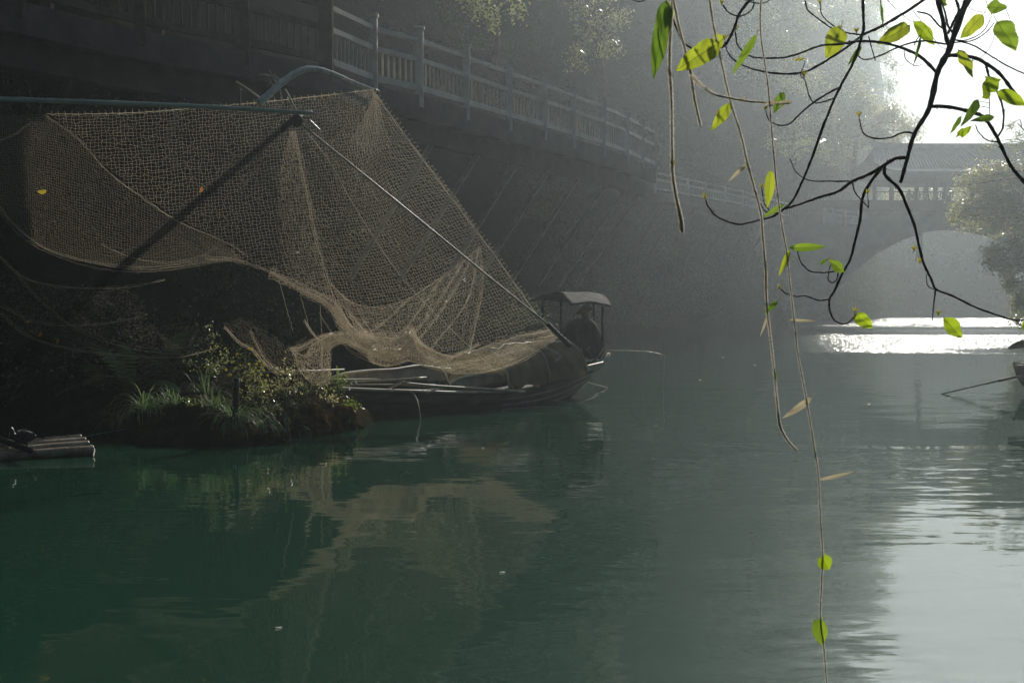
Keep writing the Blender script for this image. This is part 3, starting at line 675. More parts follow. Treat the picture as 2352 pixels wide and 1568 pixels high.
tree("riverside_tree", tuple(P(2110, 560, 112)), [P(2110, 600, 112), P(2115, 520, 112), P(2120, 450, 112)],
     [PC(2060, 450, 111, 26), PC(2100, 440, 111, 26), PC(2140, 450, 112, 26), PC(2185, 445, 112, 28), PC(2080, 490, 111, 26), PC(2130, 490, 112, 26), PC(2180, 480, 112, 24), PC(2225, 455, 113, 26), PC(2030, 480, 111, 26), PC(2265, 440, 113, 26), PC(2110, 420, 112, 18)],
     L_autumn, "yellow green tree seen through the open gallery behind the bridge's people", 330, .28, .3)

# ------------------------------------------------------------------ rocky promontory with plants
prom_edge = [(-300, 958), (-60, 962), (120, 968), (205, 990), (250, 1012), (330, 1022), (430, 1026), (520, 1030), (580, 1024), (622, 1020), (640, 1004), (700, 1001), (745, 996), (790, 990), (828, 985)]
pe = [G(x, y) for x, y in prom_edge]
pe_t = [v for v in pe] + [Vector((-2.0, 19.6, 0)), Vector((-2.9, 20.6, 0)), Vector((-3.6, 23.2, 0)), Vector((-5.5, 26, 0)), Vector((-14, 24, 0)), Vector((-14, 18, 0))]
poly = np.array([(v.x, v.y) for v in pe_t])
def sdist(X, Y, poly):
    d = np.full(X.shape, 1e9); inside = np.zeros(X.shape, bool); n = len(poly)
    for i in range(n):
        a, b = poly[i], poly[(i + 1) % n]; e = b - a; w = np.stack([X - a[0], Y - a[1]]); tt = np.clip((w[0] * e[0] + w[1] * e[1]) / (e @ e), 0, 1)
        d = np.minimum(d, np.hypot(w[0] - e[0] * tt, w[1] - e[1] * tt))
        c = ((a[1] <= Y) & (b[1] > Y)) | ((b[1] <= Y) & (a[1] > Y)); xc = a[0] + (Y - a[1]) / (b[1] - a[1] + 1e-12) * (b[0] - a[0]); inside ^= c & (X < xc)
    return np.where(inside, d, -d)
def prom_h(X, Y):
    X = np.asarray(X, float); Y = np.asarray(Y, float)
    s = sdist(X, Y, poly) + .10 * fbm(X * 1.6, Y * 1.6, 0, 3)
    h = np.interp(s, [-.6, -.15, 0, .12, .5, 1.2, 2.2, 4, 8], [-.8, -.2, 0, .16, .38, .60, .78, 1.2, 2.2])
    return h + np.where(s > 0, .16 * np.clip(s * 3, 0, 1) * fbm(X * 1.1 + 4, Y * 1.1, 0, 4) + .05 * np.clip(s * 4, 0, 1) * fbm(X * 5, Y * 5, 0, 3), 0)
def build_prom():
    xs = np.arange(-13, -1.2, .055); ys = np.arange(15.0, 26, .055); X, Y = np.meshgrid(xs, ys); H = prom_h(X, Y)
    V = np.column_stack([X.ravel(), Y.ravel(), H.ravel()]); m = len(xs); i, j = np.meshgrid(np.arange(len(ys) - 1), np.arange(m - 1), indexing='ij'); a = (i * m + j).ravel()
    F = np.stack([a, a + 1, a + m + 1, a + m], 1); F = F[(V[F][:, :, 2].max(1) > -.6)]
    o = link("bank", mesh_np(V, F), M_bank); tag(o, None, None, None, "structure")
build_prom()
def ground(px, py):
    """first point along the sight line that meets the promontory"""
    for D in np.arange(14.5, 24, .05):
        p = P(px, py, D)
        if p.z <= float(prom_h(p.x, p.y)): return p
    return G(px, py, .3)
def rock(px, py, w, h, label, flat=.8, mat=M_bank, rot=0.0):
    p = G(px, py, 0); k = p.y / FPX; me = MB(); rows = []
    n1, n2 = 34, 48; sd_ = random.random() * 50
    for i in range(n1 + 1):
        ph = math.pi * i / n1; row = []
        for j in range(n2 + 1):
            th = 2 * math.pi * (j % n2) / n2; d = np.array([math.sin(ph) * math.cos(th), math.sin(ph) * math.sin(th), math.cos(ph)])
            r = 1 + .40 * float(fbm(d[0] * 1.3 + sd_, d[1] * 1.3, d[2] * 1.3, 4)) + .26 * float(fbm(d[0] * 5 + sd_, d[1] * 5, d[2] * 5, 2))
            q = d * r; x = q[0] * w * k / 2; y = q[1] * w * k / 2 * flat; row.append((p.x + x * math.cos(rot) - y * math.sin(rot), p.y + .25 + x * math.sin(rot) + y * math.cos(rot), q[2] * h * k))
        rows.append(row)
    me.grid(rows); o = me.obj("rock", mat, None, True); tag(o, label, "rock", "rocks at the tip of the bank"); return o
rock(600, 1024, 110, 26, "low dark rock spit reaching into the water right of the spiky grass", .5)
rock(640, 1020, 46, 14, "small pointed rock at the end of the low spit", .5)
rock(420, 1018, 130, 75, "rounded dark boulder left of the big grass tuft at the waterline", .7)
rock(715, 1000, 90, 62, "mossy brown rock mound just left of the bank's tip", .7, M_moss)
rock(775, 992, 84, 52, "rust brown mossy rock at the bank's tip beneath the boat", .6, M_moss)
rock(806, 988, 48, 16, "wet pointed stone nearest the boat's hull", .5)
rock(740, 1002, 44, 12, "flat wet stone at the foot of the mossy mounds", .5)

def blade(mb, base, d, L, w, droop):
    """arching strap leaf"""
    d = Vector(d).normalized(); side = d.cross(Vector((0, 0, 1))); side = side.normalized() if side.length > .05 else Vector((1, 0, 0)); pts = []
    p = Vector(base); dirv = d.copy(); st = L / 9; rows = []
    for i in range(10):
        ww = w * (1 - (i / 9) ** 2) * (.6 + .4 * min(1, i / 2)) + .0006
        c = dirv.cross(side).normalized() * ww * .25
        rows.append([p - side * ww - c, p, p + side * ww - c]); p = p + dirv * st; dirv = (dirv + Vector((0, 0, -droop * (i + 1) / 9))).normalized()
    mb.grid(rows)
def tuft(px, py, n, L, w, label, name="grass_tuft", mat=L_grass, droop=.55, spread=1.0, group="grass tufts on the bank", els=(.35, 1.45)):
    p = ground(px, py); mb = MB()
    for i in range(n):
        a = random.uniform(0, 2 * math.pi); el = random.uniform(*els); d = (math.cos(a) * math.cos(el) * spread, math.sin(a) * math.cos(el) * spread, math.sin(el))
        q = p + Vector((random.gauss(0, .05), random.gauss(0, .05), -.03)); blade(mb, q, d, L * random.uniform(.55, 1.15), w * random.uniform(.7, 1.2), droop * random.uniform(.7, 1.3))
    o = mb.obj(name, mat, None, True); tag(o, label, "grass", group); return o
tuft(540, 962, 190, .62, .0075, "large spiky grass tuft spilling over the rock edge at the foot of the stake", droop=.95, els=(.1, 1.15))
tuft(600, 975, 60, .5, .008, "smaller grass tuft right beside the largest one, over the water", droop=.9, els=(.1, 1.0))
tuft(330, 945, 130, .75, .008, "broad dark grass tuft left of the rounded boulder", droop=.8, els=(.15, 1.2))
tuft(280, 965, 70, .55, .008, "drooping dark grass tuft furthest left at the waterline", droop=.9, els=(.1, 1.0))
tuft(400, 930, 60, .5, .007, "grass tuft behind the rounded boulder")
tuft(700, 900, 50, .35, .006, "thin grass tuft on top of the mound under the net's tail", droop=.3)
tuft(748, 872, 60, .34, .007, "bright green grass tuft at the bow of the boat", mat=L_bright, droop=.3)
tuft(655, 985, 50, .5, .006, "wispy grass hanging between the spit and the mossy rocks", droop=.8)
tuft(470, 900, 50, .45, .006, "dry tuft in the middle of the bank", droop=.4)
tuft(490, 935, 60, .4, .007, "low tuft just left of the largest grass", mat=L_grass)
def bushy(px, py, r, n, size, label, mat, name="low_plant", lift=.5, aspect=.42):
    p = ground(px, py); root = empty(name, p, label, "plant", "small plants on the bank"); mb = MB(); c = p + Vector((0, 0, r * lift)); pts = []
    for i in range(max(5, n // 22)):
        e = c + Vector((random.gauss(0, r * .5), random.gauss(0, r * .5), abs(random.gauss(0, r * .55))))
        mb.tube([p, p.lerp(e, .5) + Vector((0, 0, r * .15)), e], [.006, .004, .002], 4)
        for k in range(22): pts.append(tuple(e.lerp(p, random.random() ** 2 * .7) + Vector((random.gauss(0, 1), random.gauss(0, 1), random.gauss(0, .8))) * size * .9))
    mb.obj("stem", M_bark, root)
    V, F = leaf_quads(np.array(pts), np.full(len(pts), size), aspect=aspect); link("foliage", mesh_np(V, F), mat, root, smooth=False)
bushy(775, 905, .22, 160, .055, "bright green leafy plant on top of the rust brown rock", L_bright)
bushy(800, 945, .16, 110, .045, "small mossy plant trailing down the rust brown rock", L_bright)
bushy(760, 930, .18, 120, .04, "reddish creeper covering the shoulder of the mossy mound", L_autumn)
bushy(590, 930, .35, 420, .045, "tangled green weeds right of the stake", L_tree)
bushy(650, 915, .35, 420, .045, "tangled brown and green weeds under the net's hem", L_autumn)
bushy(480, 880, .40, 420, .045, "leafy weeds left of the stake", L_tree)
bushy(400, 880, .42, 400, .05, "dark weeds behind the boulder", L_slope)
bushy(620, 965, .22, 200, .045, "glossy green leaves beside the largest grass tuft", L_tree)
bushy(690, 950, .3, 300, .05, "dark weeds between the two mossy mounds", L_slope)
bushy(560, 880, .34, 400, .045, "low weeds behind the stake", L_slope)
bushy(440, 945, .2, 150, .03, "bright moss like plant on top of the rounded boulder", L_bright, lift=.2)
def stake():
    p = ground(537, 965); mb = MB(); q = P(545, 868, p.y); mb.tube([p - Vector((0, 0, .1)), p.lerp(q, .4) + Vector((.01, 0, 0)), p.lerp(q, .75), q], [.045, .04, .036, .034], 9)
    o = mb.obj("mooring_stake", M_dark, None, True); tag(o, "dark upright stake standing in the grass tuft on the bank", "stake")
stake()
def flowers():
    p = ground(560, 885); root = empty("flowering_plant", p, "small plant with many tiny yellow flowers beside the stake", "plant"); mb = MB(); k = 0
    heads = [(520, 848), (536, 830), (550, 822), (552, 838), (540, 846), (566, 843), (572, 836), (583, 851), (590, 836), (596, 829), (600, 843), (607, 836), (563, 856), (556, 868), (575, 862), (586, 860), (545, 812), (579, 802), (572, 800), (598, 858), (606, 850), (615, 862), (602, 876), (530, 860), (548, 858), (588, 815)]
    for px, py in heads:
        q = P(px, py, p.y + random.uniform(-.15, .15)); mb.tube([p, p.lerp(q, .55) + Vector((random.gauss(0, .03), 0, .03)), q], [.005, .003, .002], 4)
        f = MB()
        for j in range(6):
            a = j * math.pi / 3; f.add([q, q + Vector((math.cos(a - .35) * .014, -.008, math.sin(a - .35) * .014)), q + Vector((math.cos(a) * .024, -.012, math.sin(a) * .024)), q + Vector((math.cos(a + .35) * .014, -.008, math.sin(a + .35) * .014))], [(0, 1, 2, 3)])
        f.obj("flower", L_flower, root)
    mb.obj("stem", M_bark, root)
    pts = []
    for i in range(260):
        px, py = random.choice(heads); q = P(px, py, p.y).lerp(p, random.uniform(.15, .9)); pts.append(tuple(q + Vector((random.gauss(0, .05), random.gauss(0, .08), random.gauss(0, .04)))))
    V, F = leaf_quads(np.array(pts), np.full(len(pts), .035)); link("foliage", mesh_np(V, F), L_tree, root, smooth=False)
flowers()
def fern(px, py, n, L, label):
    p = ground(px, py); root = empty("fern", p, label, "fern", "ferns at the foot of the slope")
    for i in range(n):
        a = random.uniform(0, 2 * math.pi); el = random.uniform(.5, 1.2); d = Vector((math.cos(a) * math.cos(el), math.sin(a) * math.cos(el), math.sin(el))); q = p.copy(); mb = MB(); st = L / 14; side = d.cross(Vector((0, 0, 1))).normalized()
        for j in range(15):
            w = L * .16 * math.sin(math.pi * (j + 1.5) / 17) ** .8
            for s in (-1, 1):
                tip = q + side * s * w + d * st * 1.2 - Vector((0, 0, w * .25)); mb.add([q, q + d * st * .8, tip, q + side * s * w * .5 - d * st * .15], [(0, 1, 2, 3)])
            q = q + d * st; d = (d + Vector((0, 0, -.09))).normalized()
        mb.obj("frond", L_grass, root)
fern(300, 905, 14, 1.1, "fern spreading behind the left grass tuft")
fern(230, 900, 12, 1.2, "dark fern furthest left on the bank")
fern(380, 860, 12, 1.0, "fern higher on the bank under the net")
fern(150, 880, 10, 1.1, "fern half lost in shade above the raft")

# ------------------------------------------------------------------ raft and cormorant
def bamboo(mb, a, b, r, seg=.28, n=10, r2=None):
    a, b = Vector(a), Vector(b); L = (b - a).length; k = max(2, int(L / seg)); pts = []; rad = []; r2 = r2 or r
    for i in range(k + 1):
        rr = r + (r2 - r) * i / k
        for dt, f in ((-.012, 1.0), (0, 1.14), (.012, 1.0)):
            t = (i + dt / seg) / k
            if 0 <= t <= 1: pts.append(a.lerp(b, t)); rad.append(rr * f)
    mb.tube(pts, rad, n)
def raft():
    e = [P(214, 1034, 15.1), P(203, 1022, 15.65), P(195, 1013, 16.05), P(185, 1006, 16.3)]
    w = [P(-260, 1064, 14.05), P(-260, 1055, 14.4), P(-250, 1047, 14.7), P(-240, 1040, 14.95)]
    root = empty("bamboo_raft", G(100, 1060), "bamboo pole raft floating beside the dark bank", "raft")
    for i in range(4):
        a = Vector(e[i]); b = Vector(w[i]); m = a.lerp(b, .45); m.z -= .012; q = a.lerp(b, .2)
        pts = catmull([a, q, m, b], 30); mb = MB(); P2 = []; R2 = []
        for k, p in enumerate(pts):
            P2.append(Vector(p)); R2.append((.060 - .003 * i) * (1.07 if k % 11 == 0 else 1.0))
        mb.tube(P2, R2, 12); mb.obj("bamboo_pole", M_raft, root, True)
    mb = MB(); a = P(-60, 985, 16.7); b = P(74, 1036, 14.3)
    mb.tube([a, a.lerp(b, .5), b], [.042, .04, .036], 9); mb.obj("cross_pole", M_dark, root, True)
    mb = MB(); mb.tube(catmull([P(208, 1022, 15.3), P(216, 1033, 15.1), P(214, 1048, 14.95)], 4), .012, 5); mb.obj("lashing", M_rope, root)
raft()
def rope_obj(pts, r, mat, name, label, cat="rope", sag=6, group=None):
    mb = MB(); mb.tube([tuple(p) for p in catmull(pts, sag)], r, 5); o = mb.obj(name, mat, None, True); tag(o, label, cat, group); return o
rope_obj([P(187, 1004, 16.3), P(260, 990, 16.5), P(330, 979, 16.8), P(420, 966, 17.0), P(470, 950, 17.4)], .005, M_cord, "mooring_line", "thin taut line from the bamboo raft to the bank")
def cormorant():
    root = empty("cormorant", P(55, 1030, 14.95), "dark cormorant preening on the end of the bamboo raft", "bird")
    D = 14.95; k = D / FPX
    def q(px, py, dy=0): return P(px, py, D + dy)
    body = [(q(84, 1001), .012), (q(74, 1002), .055), (q(62, 1001), .085), (q(50, 1002), .092), (q(40, 1005), .075), (q(33, 1004), .045), (q(29, 996), .030), (q(28, 988), .028), (q(26, 983), .036), (q(24, 988), .028), (q(22.5, 993), .012)]
    J = [(*p, r) for p, r in body]; E = [(i, i + 1) for i in range(len(J) - 1)]
    b = len(J); J += [(*q(52, 1014, -.03), .03), (*q(54, 1021, -.03), .014), (*q(52, 1028, -.03), .012), (*q(47, 1029, -.03), .008)]; E += [(3, b), (b, b + 1), (b + 1, b + 2), (b + 2, b + 3)]
    b = len(J); J += [(*q(60, 1014, .05), .03), (*q(62, 1021, .05), .014), (*q(60, 1028, .05), .012), (*q(55, 1029, .05), .008)]; E += [(2, b), (b, b + 1), (b + 1, b + 2), (b + 2, b + 3)]
    o = skin_body("body", J, E, M_feather, root, 2)
    o.matrix_parent_inverse = Matrix.Translation(-root.location)
    mb = MB(); mb.tube([q(24, 989), q(22, 998), q(20.5, 1003)], [.014, .009, .003], 6); x = mb.obj("bill", M_bill, root)
    mb = MB()
    for i in range(5): a = q(80, 1001 + i * .5); mb.add([a, a + Vector((.10, -.02 + .01 * i, -.01 * i + .03)), a + Vector((.105, .0 + .01 * i, -.01 * i + .015)), a + Vector((0, .02, -.01))], [(0, 1, 2, 3)])
    mb.obj("tail", M_feather, root)
    for s in (-1, 1):
        rows = []
        for i in range(9):
            t = i / 8; c = q(40 + 42 * t, 996 + 4 * t, s * .088 * math.sin(math.pi * (.15 + .7 * (1 - t)))); h = .055 * math.sin(math.pi * (.2 + .8 * (1 - t) * .9)) + .004
            rows.append([c + Vector((0, 0, h * .6)), c + Vector((0, s * .012, 0)), c + Vector((0, 0, -h))])
        mb = MB(); mb.grid(rows); mb.obj("wing", M_feather, root, True)
cormorant()

# ------------------------------------------------------------------ fishing boat
ax = Vector((.54, .842, 0)).normalized(); bn = Vector((-ax.y, ax.x, 0))      # boat axis and direction to its far side
def boat():
    root = empty("fishing_boat", (-.4, 22.3, 0), "old wooden sampan with arched olive mat cabin and felt canopy, moored beneath the net", "boat")
    # near sheer line (picture position, distance)
    near = [(768, 893, 19.3), (860, 897, 19.75), (960, 900, 20.3), (1060, 903, 21.0), (1150, 901, 21.8), (1215, 893, 22.4), (1270, 878, 23.1), (1320, 860, 23.8), (1360, 844, 24.4), (1386, 832, 24.9)]
    beam = [.9, 1.15, 1.35, 1.45, 1.5, 1.45, 1.35, 1.15, .95, .75]
    st = catmull([(*P(*a), b) for a, b in zip(near, beam)], 5); n = len(st); rows = []
    for i, s in enumerate(st):
        p = Vector(s[:3]); b = s[3]; u = i / (n - 1)
        rise = max(0, (u - .62) / .38) ** 1.8; zb = -.18 + .62 * rise * 1.0; flare = .16 + .1 * rise
        row = []
        for k in range(13):
            t = k / 12
            if t <= .35: q = t / .35; w = flare * q ** 1.3; z = p.z + (zb - p.z) * q ** .8
            elif t >= .65: q = (1 - t) / .35; w = b - flare * q ** 1.3; z = p.z + (zb - p.z) * q ** .8
            else: q = (t - .35) / .3; w = flare + (b - 2 * flare) * q; z = zb - .03 * math.sin(math.pi * q)
            row.append(p + bn * w + Vector((0, 0, z - p.z)))
        rows.append(row)
    mb = MB(); mb.grid(rows); mb.add(rows[-1], [tuple(range(13))]); mb.add(rows[0], [tuple(range(13))[::-1]])
    h = mb.obj("hull", M_hull, root, True)
    so = h.modifiers.new("thick", 'SOLIDIFY'); so.thickness = .04; so.offset = -1
    # plank strakes on the near side
    for j, fr in enumerate((.28, .52, .75)):
        mb = MB(); rr = [Vector(r[0]).lerp(Vector(r[4]), fr) - bn * (.03 + .0 * j) for r in rows[int(n * .45):]]
        mb.tube(rr, .016, 6); mb.obj("strake", M_plank, h, True)
    mb = MB(); mb.tube([Vector(r[0]) + Vector((0, 0, .012)) - bn * .01 for r in rows[:int(n * .62)]], .026, 7); mb.obj("rubbing_rail", M_pale, h, True)
    # deck boards
    mb = MB(); mb.grid([[r[0].lerp(r[12], .06) + Vector((0, 0, -.14)), r[0].lerp(r[12], .94) + Vector((0, 0, -.14))] for r in rows[:-3]]); mb.obj("deck", M_dark, root)
    # heavy gunwale planks
    def gun(pts, hh, ww, name="gunwale"):
        L = catmull([(*P(a, b, c), hgt) for (a, b, c, hgt) in pts], 6); mb = MB(); rws = []
        for q in L:
            p = Vector(q[:3]); hg = q[3]; rws.append([p, p + bn * ww, p + bn * ww - Vector((0, 0, hg)), p - Vector((0, 0, hg)), p])
        mb.grid(rws); mb.add(rws[0][:4], [(0, 1, 2, 3)]); mb.add(rws[-1][:4], [(3, 2, 1, 0)])
        o = mb.obj(name, M_pale, root)
        mb = MB(); mb.tube([Vector(q[:3]) + Vector((0, 0, .012)) - bn * .012 for q in L], .026, 8); mb.obj('gunwale_cap', M_pale, o, True)
    gun([(1032, 884, 21.2, .05), (1052, 872, 21.3, .09), (1075, 866, 21.5, .17), (1110, 862, 21.8, .15), (1200, 858, 22.6, .11), (1295, 852, 23.5, .10), (1345, 843, 24.1, .09), (1384, 834, 24.7, .08)], .1, .09)
    gun([(742, 878, 20.3, .03), (765, 868, 20.4, .05), (795, 859, 20.6, .09), (850, 853, 21.0, .13), (905, 850, 21.4, .15), (960, 842, 21.9, .22), (1010, 848, 22.4, .2), (1060, 850, 22.9, .15)], .1, .09)
    # horned stern: two bamboo arms and a cross bar
    for pts, r in (([(1378, 836, 24.7), (1390, 826, 24.8), (1399, 812, 24.9)], .035), ([(1372, 838, 25.1), (1384, 828, 25.3), (1392, 817, 25.4)], .03), ([(1385, 818, 25.4), (1393, 813, 25.2), (1399, 813, 24.9)], .022)):
        mb = MB(); mb.tube([P(*p) for p in pts], r, 8); mb.obj("stern_arm", M_pale, root, True)
    # shelter: barrel vault of matting
    c0 = P(1098, 870, 21.95); c0.z = .35; c1 = P(1282, 850, 24.15); c1.z = .42; rws = []
    hoops = 15
    for i in range(hoops):
        u = i / (hoops - 1); c = c0.lerp(c1, u); rw = []
        hgt = .62 + .08 * u
        for k in range(25):
            th = math.pi * k / 24; w = .62 * math.cos(th); z = hgt * math.sin(th) ** 1.05 + .010 * math.sin(u * 40) + .09 * float(fbm(u * 7, k * .35, 0, 4)) * math.sin(th)
            rw.append(c - bn * w + Vector((0, 0, z)))
        rws.append(rw)
    mb = MB(); mb.grid(rws); o = mb.obj("mat_shelter", M_tarp, root, True)
    mb = MB(); mb.tube([Vector(r[10]) + Vector((0, 0, .03)) for r in rws], .014, 6); mb.obj("ridge_batten", M_pale, root, True)
    for rr in (rws[0], rws[7], rws[-1]):
        mb = MB(); mb.tube([Vector(q) + Vector((0, 0, .015)) - bn * .0 for q in rr], .016, 6); mb.obj("hoop", M_plank, root, True)
    props = [[(1237, 787, 22.9), (1294, 784, 23.3)], [(1240, 789, 22.9), (1289, 819, 23.1)], [(1289, 819, 23.1), (1239, 853, 22.9)], [(1163, 868, 21.8), (1178, 896, 21.9)], [(1220, 868, 22.6), (1192, 893, 22.4)], [(1018, 854, 20.9), (1033, 886, 21.1)], [(1272, 836, 23.0), (1292, 852, 23.3)]]
    for p in props:
        mb = MB(); mb.tube([P(*p[0]), P(*p[1])], .022, 7); mb.obj("prop_stick", M_plank, root, True)
    # rear canopy: felt sheet bowed over four posts
    near_e = [(1289, 701, 24.35), (1340, 690, 24.9), (1404, 700, 25.6)]; rws = []
    A = [P(1218, 689, 24.9), P(1252, 677, 24.8), P(1283, 671, 24.7), P(1300, 684, 24.3), P(1312, 697, 24.0)]
    B = [P(1330, 693, 26.3), P(1362, 681, 26.1), P(1385, 677, 25.9), P(1396, 686, 25.6), P(1405, 701, 25.2)]
    Ac, Bc = catmull(A, 4), catmull(B, 4)
    for i in range(13):
        u = i / 12; rws.append([Vector(a).lerp(Vector(b), u) + Vector((0, 0, .012 * math.sin(u * math.pi * 2.2 + j * .3) + .035 * math.sin(math.pi * u))) for j, (a, b) in enumerate(zip(Ac, Bc))])
    mb = MB(); mb.grid(rws); o = mb.obj("canopy", M_canvas, root, True); so = o.modifiers.new("t", 'SOLIDIFY'); so.thickness = .035
    for (px, D, yb, yt) in ((1384, 25.2, 836, 693), (1364, 26.1, 830, 686), (1289, 24.35, 856, 690), (1247, 25.0, 850, 684)):
        mb = MB(); mb.tube([P(px, yb, D), P(px, yt, D)], .026, 8); mb.obj("canopy_post", M_dark, root, True)
    mb = MB(); mb.tube([P(1236, 699, 24.8), P(1292, 707, 24.3)], .016, 6); mb.obj("canopy_pole", M_plank, root)
    # paddles leaning by the stern
    for a, b, w in (((1362, 832, 25.0), (1389, 795, 25.1), .10), ((1380, 826, 25.0), (1395, 800, 25.1), .06)):
        mb = MB(); mb.beam(P(*a), P(*b), w, .02); mb.obj("stern_board", M_pale, root)
    # white lashing loop
    mb = MB(); lp = [P(965 + 6, 894, 20.2), P(975, 901, 20.15), P(983, 903, 20.15), P(984, 896, 20.2), P(978, 893, 20.2)]; mb.tube(catmull(lp, 5), .008, 5); mb.obj("rope_loop", M_rope, root)
boat()
pole_specs = [([(752, 880, 19.9), (860, 876, 20.3), (980, 867, 20.8)], .02, "thin grey pole lying over the bow boards, highest of the three"),
              ([(765, 887, 19.6), (860, 883, 20.0), (1000, 884, 20.7)], .014, "thin bamboo lying lowest across the bow"),
              ([(925, 880, 20.1), (1000, 887, 20.5), (1100, 893, 21.1), (1205, 900, 21.9)], .027, "shiny bamboo pole lying along the boat's side deck")]
for pts, r, lab in pole_specs:
    mb = MB(); mb.tube(catmull([P(*p) for p in pts], 5), r, 8); tag(mb.obj("bamboo_pole", M_bamboo, None, True), lab, "pole", "bamboo poles on the boat")
mb = MB(); mb.tube([P(590, 855, 19.2), P(700, 852, 20.0), P(790, 848, 21.0)], .016, 6); tag(mb.obj("boarding_pole", M_plank, None, True), "thin grey pole reaching from the bank towards the bow", "pole")
mb = MB(); mb.beam(P(770, 872, 20.2), P(860, 871, 20.9), .28, .03); tag(mb.obj("loose_plank", M_pale, None), "pale grey plank lying in the bow", "plank")
rope_obj([P(940, 896, 20.15), P(955, 912, 20.0), P(962, 935, 19.8), P(966, 962, 19.75)], .010, M_rope, "mooring_rope", "pale rope hanging from the boat's side into the water")
rope_obj([P(784, 868, 19.9), P(800, 877, 19.9), P(812, 873, 19.9), P(820, 884, 19.8)], .009, M_cord, "lashing_cord", "teal cord tied round the boat's bow end")
rope_obj([P(880, 884, 20.0), P(905, 882, 20.0), P(930, 876, 20.1), P(905, 888, 20.0), P(890, 893, 20.0), P(925, 878, 20.1)], .008, M_rope, "mooring_rope", "loosely coiled rope on the bow boards")
mb = MB(); mb.tube([P(1340, 876, 25.9), P(1394, 890, 26.6)], [.012, .016], 6); tag(mb.obj("steering_stick", M_pale, None), "short stick slanting from the stern to the water", "stick")

# the fisherman bent under the canopy
def fisher():
    root = empty("person", P(1332, 835, 25.3), "fisherman bending under the boat canopy in a brown coir rain cape and straw hat", "person")
    o = P(1330, 838, 25.3); o.z = .30
    def w(dx, dy, z): return Vector((o.x + dx, o.y + dy, z))
    J = [(*w(-.12, 0, .95), .15, .13), (*w(-.04, -.02, 1.12), .16, .13), (*w(.04, -.05, 1.30), .17, .12), (*w(.08, -.09, 1.40), .06, .06), (*w(.10, -.13, 1.46), .055, .055), (*w(.11, -.16, 1.52), .085, .09), (*w(.11, -.15, 1.60), .06, .06)]
    J = [j if len(j) == 5 else j for j in J]; E = [(i, i + 1) for i in range(6)]
    for s in (-1, 1):
        b = len(J); J += [(*w(-.12 + s * .10, 0, .88), .10, .10), (*w(-.02 + s * .12, -.08, .68), .075, .075), (*w(-.10 + s * .12, .02, .46), .05, .05), (*w(-.02 + s * .12, -.04, .43), .04, .04)]; E += [(0, b), (b, b + 1), (b + 1, b + 2), (b + 2, b + 3)]
        b = len(J); J += [(*w(.06 + s * .18, -.04, 1.30), .06, .06), (*w(.10 + s * .17, -.14, 1.06), .048, .048), (*w(.08 + s * .10, -.30, .90), .036, .036), (*w(.08 + s * .07, -.36, .86), .034, .02)]; E += [(2, b), (b, b + 1), (b + 1, b + 2), (b + 2, b + 3)]
        hx = w(.08 + s * .07, -.36, .86)
        for f in range(5):
            c = len(J); a = (f - 1.5) * .016 if f < 4 else .0; sx_ = -s
            if f < 4: J += [(*(hx + Vector((a * .5, -.045, -.004 * abs(f - 1.5)))), .009, .009), (*(hx + Vector((a * .6, -.075, -.02))), .008, .008), (*(hx + Vector((a * .6, -.07, -.045))), .007, .007)]
            else: J += [(*(hx + Vector((sx_ * .03, -.02, .0))), .010, .010), (*(hx + Vector((sx_ * .035, -.05, -.015))), .009, .009), (*(hx + Vector((sx_ * .02, -.07, -.03))), .008, .008)]
            E += [(b + 3, c), (c, c + 1), (c + 1, c + 2)]
    bo = skin_body("body", J, E, M_skin, root, 2); bo.matrix_parent_inverse = Matrix.Translation(-root.location)
    # coir cape: shaggy bell over shoulders and back
    mb = MB(); rows = []
    for i in range(12):
        t = i / 11; c = w(.07 - .10 * t, -.05 + .05 * t, 1.45 - .72 * t); ra = .13 + .40 * t ** .55; row = []
        for k in range(29):
            th = 2 * math.pi * (k % 28) / 28; r = ra * (1 + .10 * math.sin(th * 9 + i * .5) * t + .05 * random.random() * 0)
            row.append(c + Vector((math.cos(th) * r * (1.05), math.sin(th) * r * .72, (.05 * math.sin(th * 7)) * (1 if i == 11 else 0) - .06 * math.cos(th) * t)))
        rows.append(row)
    mb.grid(rows); cape = mb.obj("coir_cape", M_coir, root, True)
    mb = MB()
    for k in range(420):
        th = random.uniform(0, 2 * math.pi); t = random.uniform(.05, 1); c = w(.07 - .10 * t, -.05 + .05 * t, 1.45 - .72 * t); r = .13 + .40 * t ** .55
        p = c + Vector((math.cos(th) * r * 1.06, math.sin(th) * r * .74, 0)); q = p + Vector((math.cos(th) * .04, math.sin(th) * .03, -random.uniform(.1, .22))); s = Vector((-math.sin(th), math.cos(th), 0)) * .006
        mb.add([p - s, p + s, q], [(0, 1, 2)])
    mb.obj("cape_fringe", M_coir, cape)
    mb = MB(); rows = []
    for i, (r, z) in enumerate(((.005, .13), (.05, .10), (.10, .055), (.15, .01), (.185, -.03))):
        rows.append([w(.10, -.15, 1.60) + Vector((math.cos(a) * r * (1 + .04 * math.sin(5 * a)), math.sin(a) * r, z + .05 * math.cos(a) * r / .18)) for a in np.linspace(0, 2 * math.pi, 25)])
    mb.grid(rows); mb.obj("straw_hat", L_hat, root, True)
fisher()
rod = [P(1330, 812, 25.0), P(1381, 805, 25.2), P(1470, 806, 25.5), P(1500, 809, 25.6), P(1526, 815, 25.7)]
mb = MB(); c = catmull(rod, 6); mb.tube([tuple(q) for q in c], [.011 - .008 * i / (len(c) - 1) for i in range(len(c))], 6)
ro = mb.obj("fishing_rod", M_bamboo, None, True); tag(ro, "thin fishing rod sticking out from the boat's stern over the water", "fishing rod")
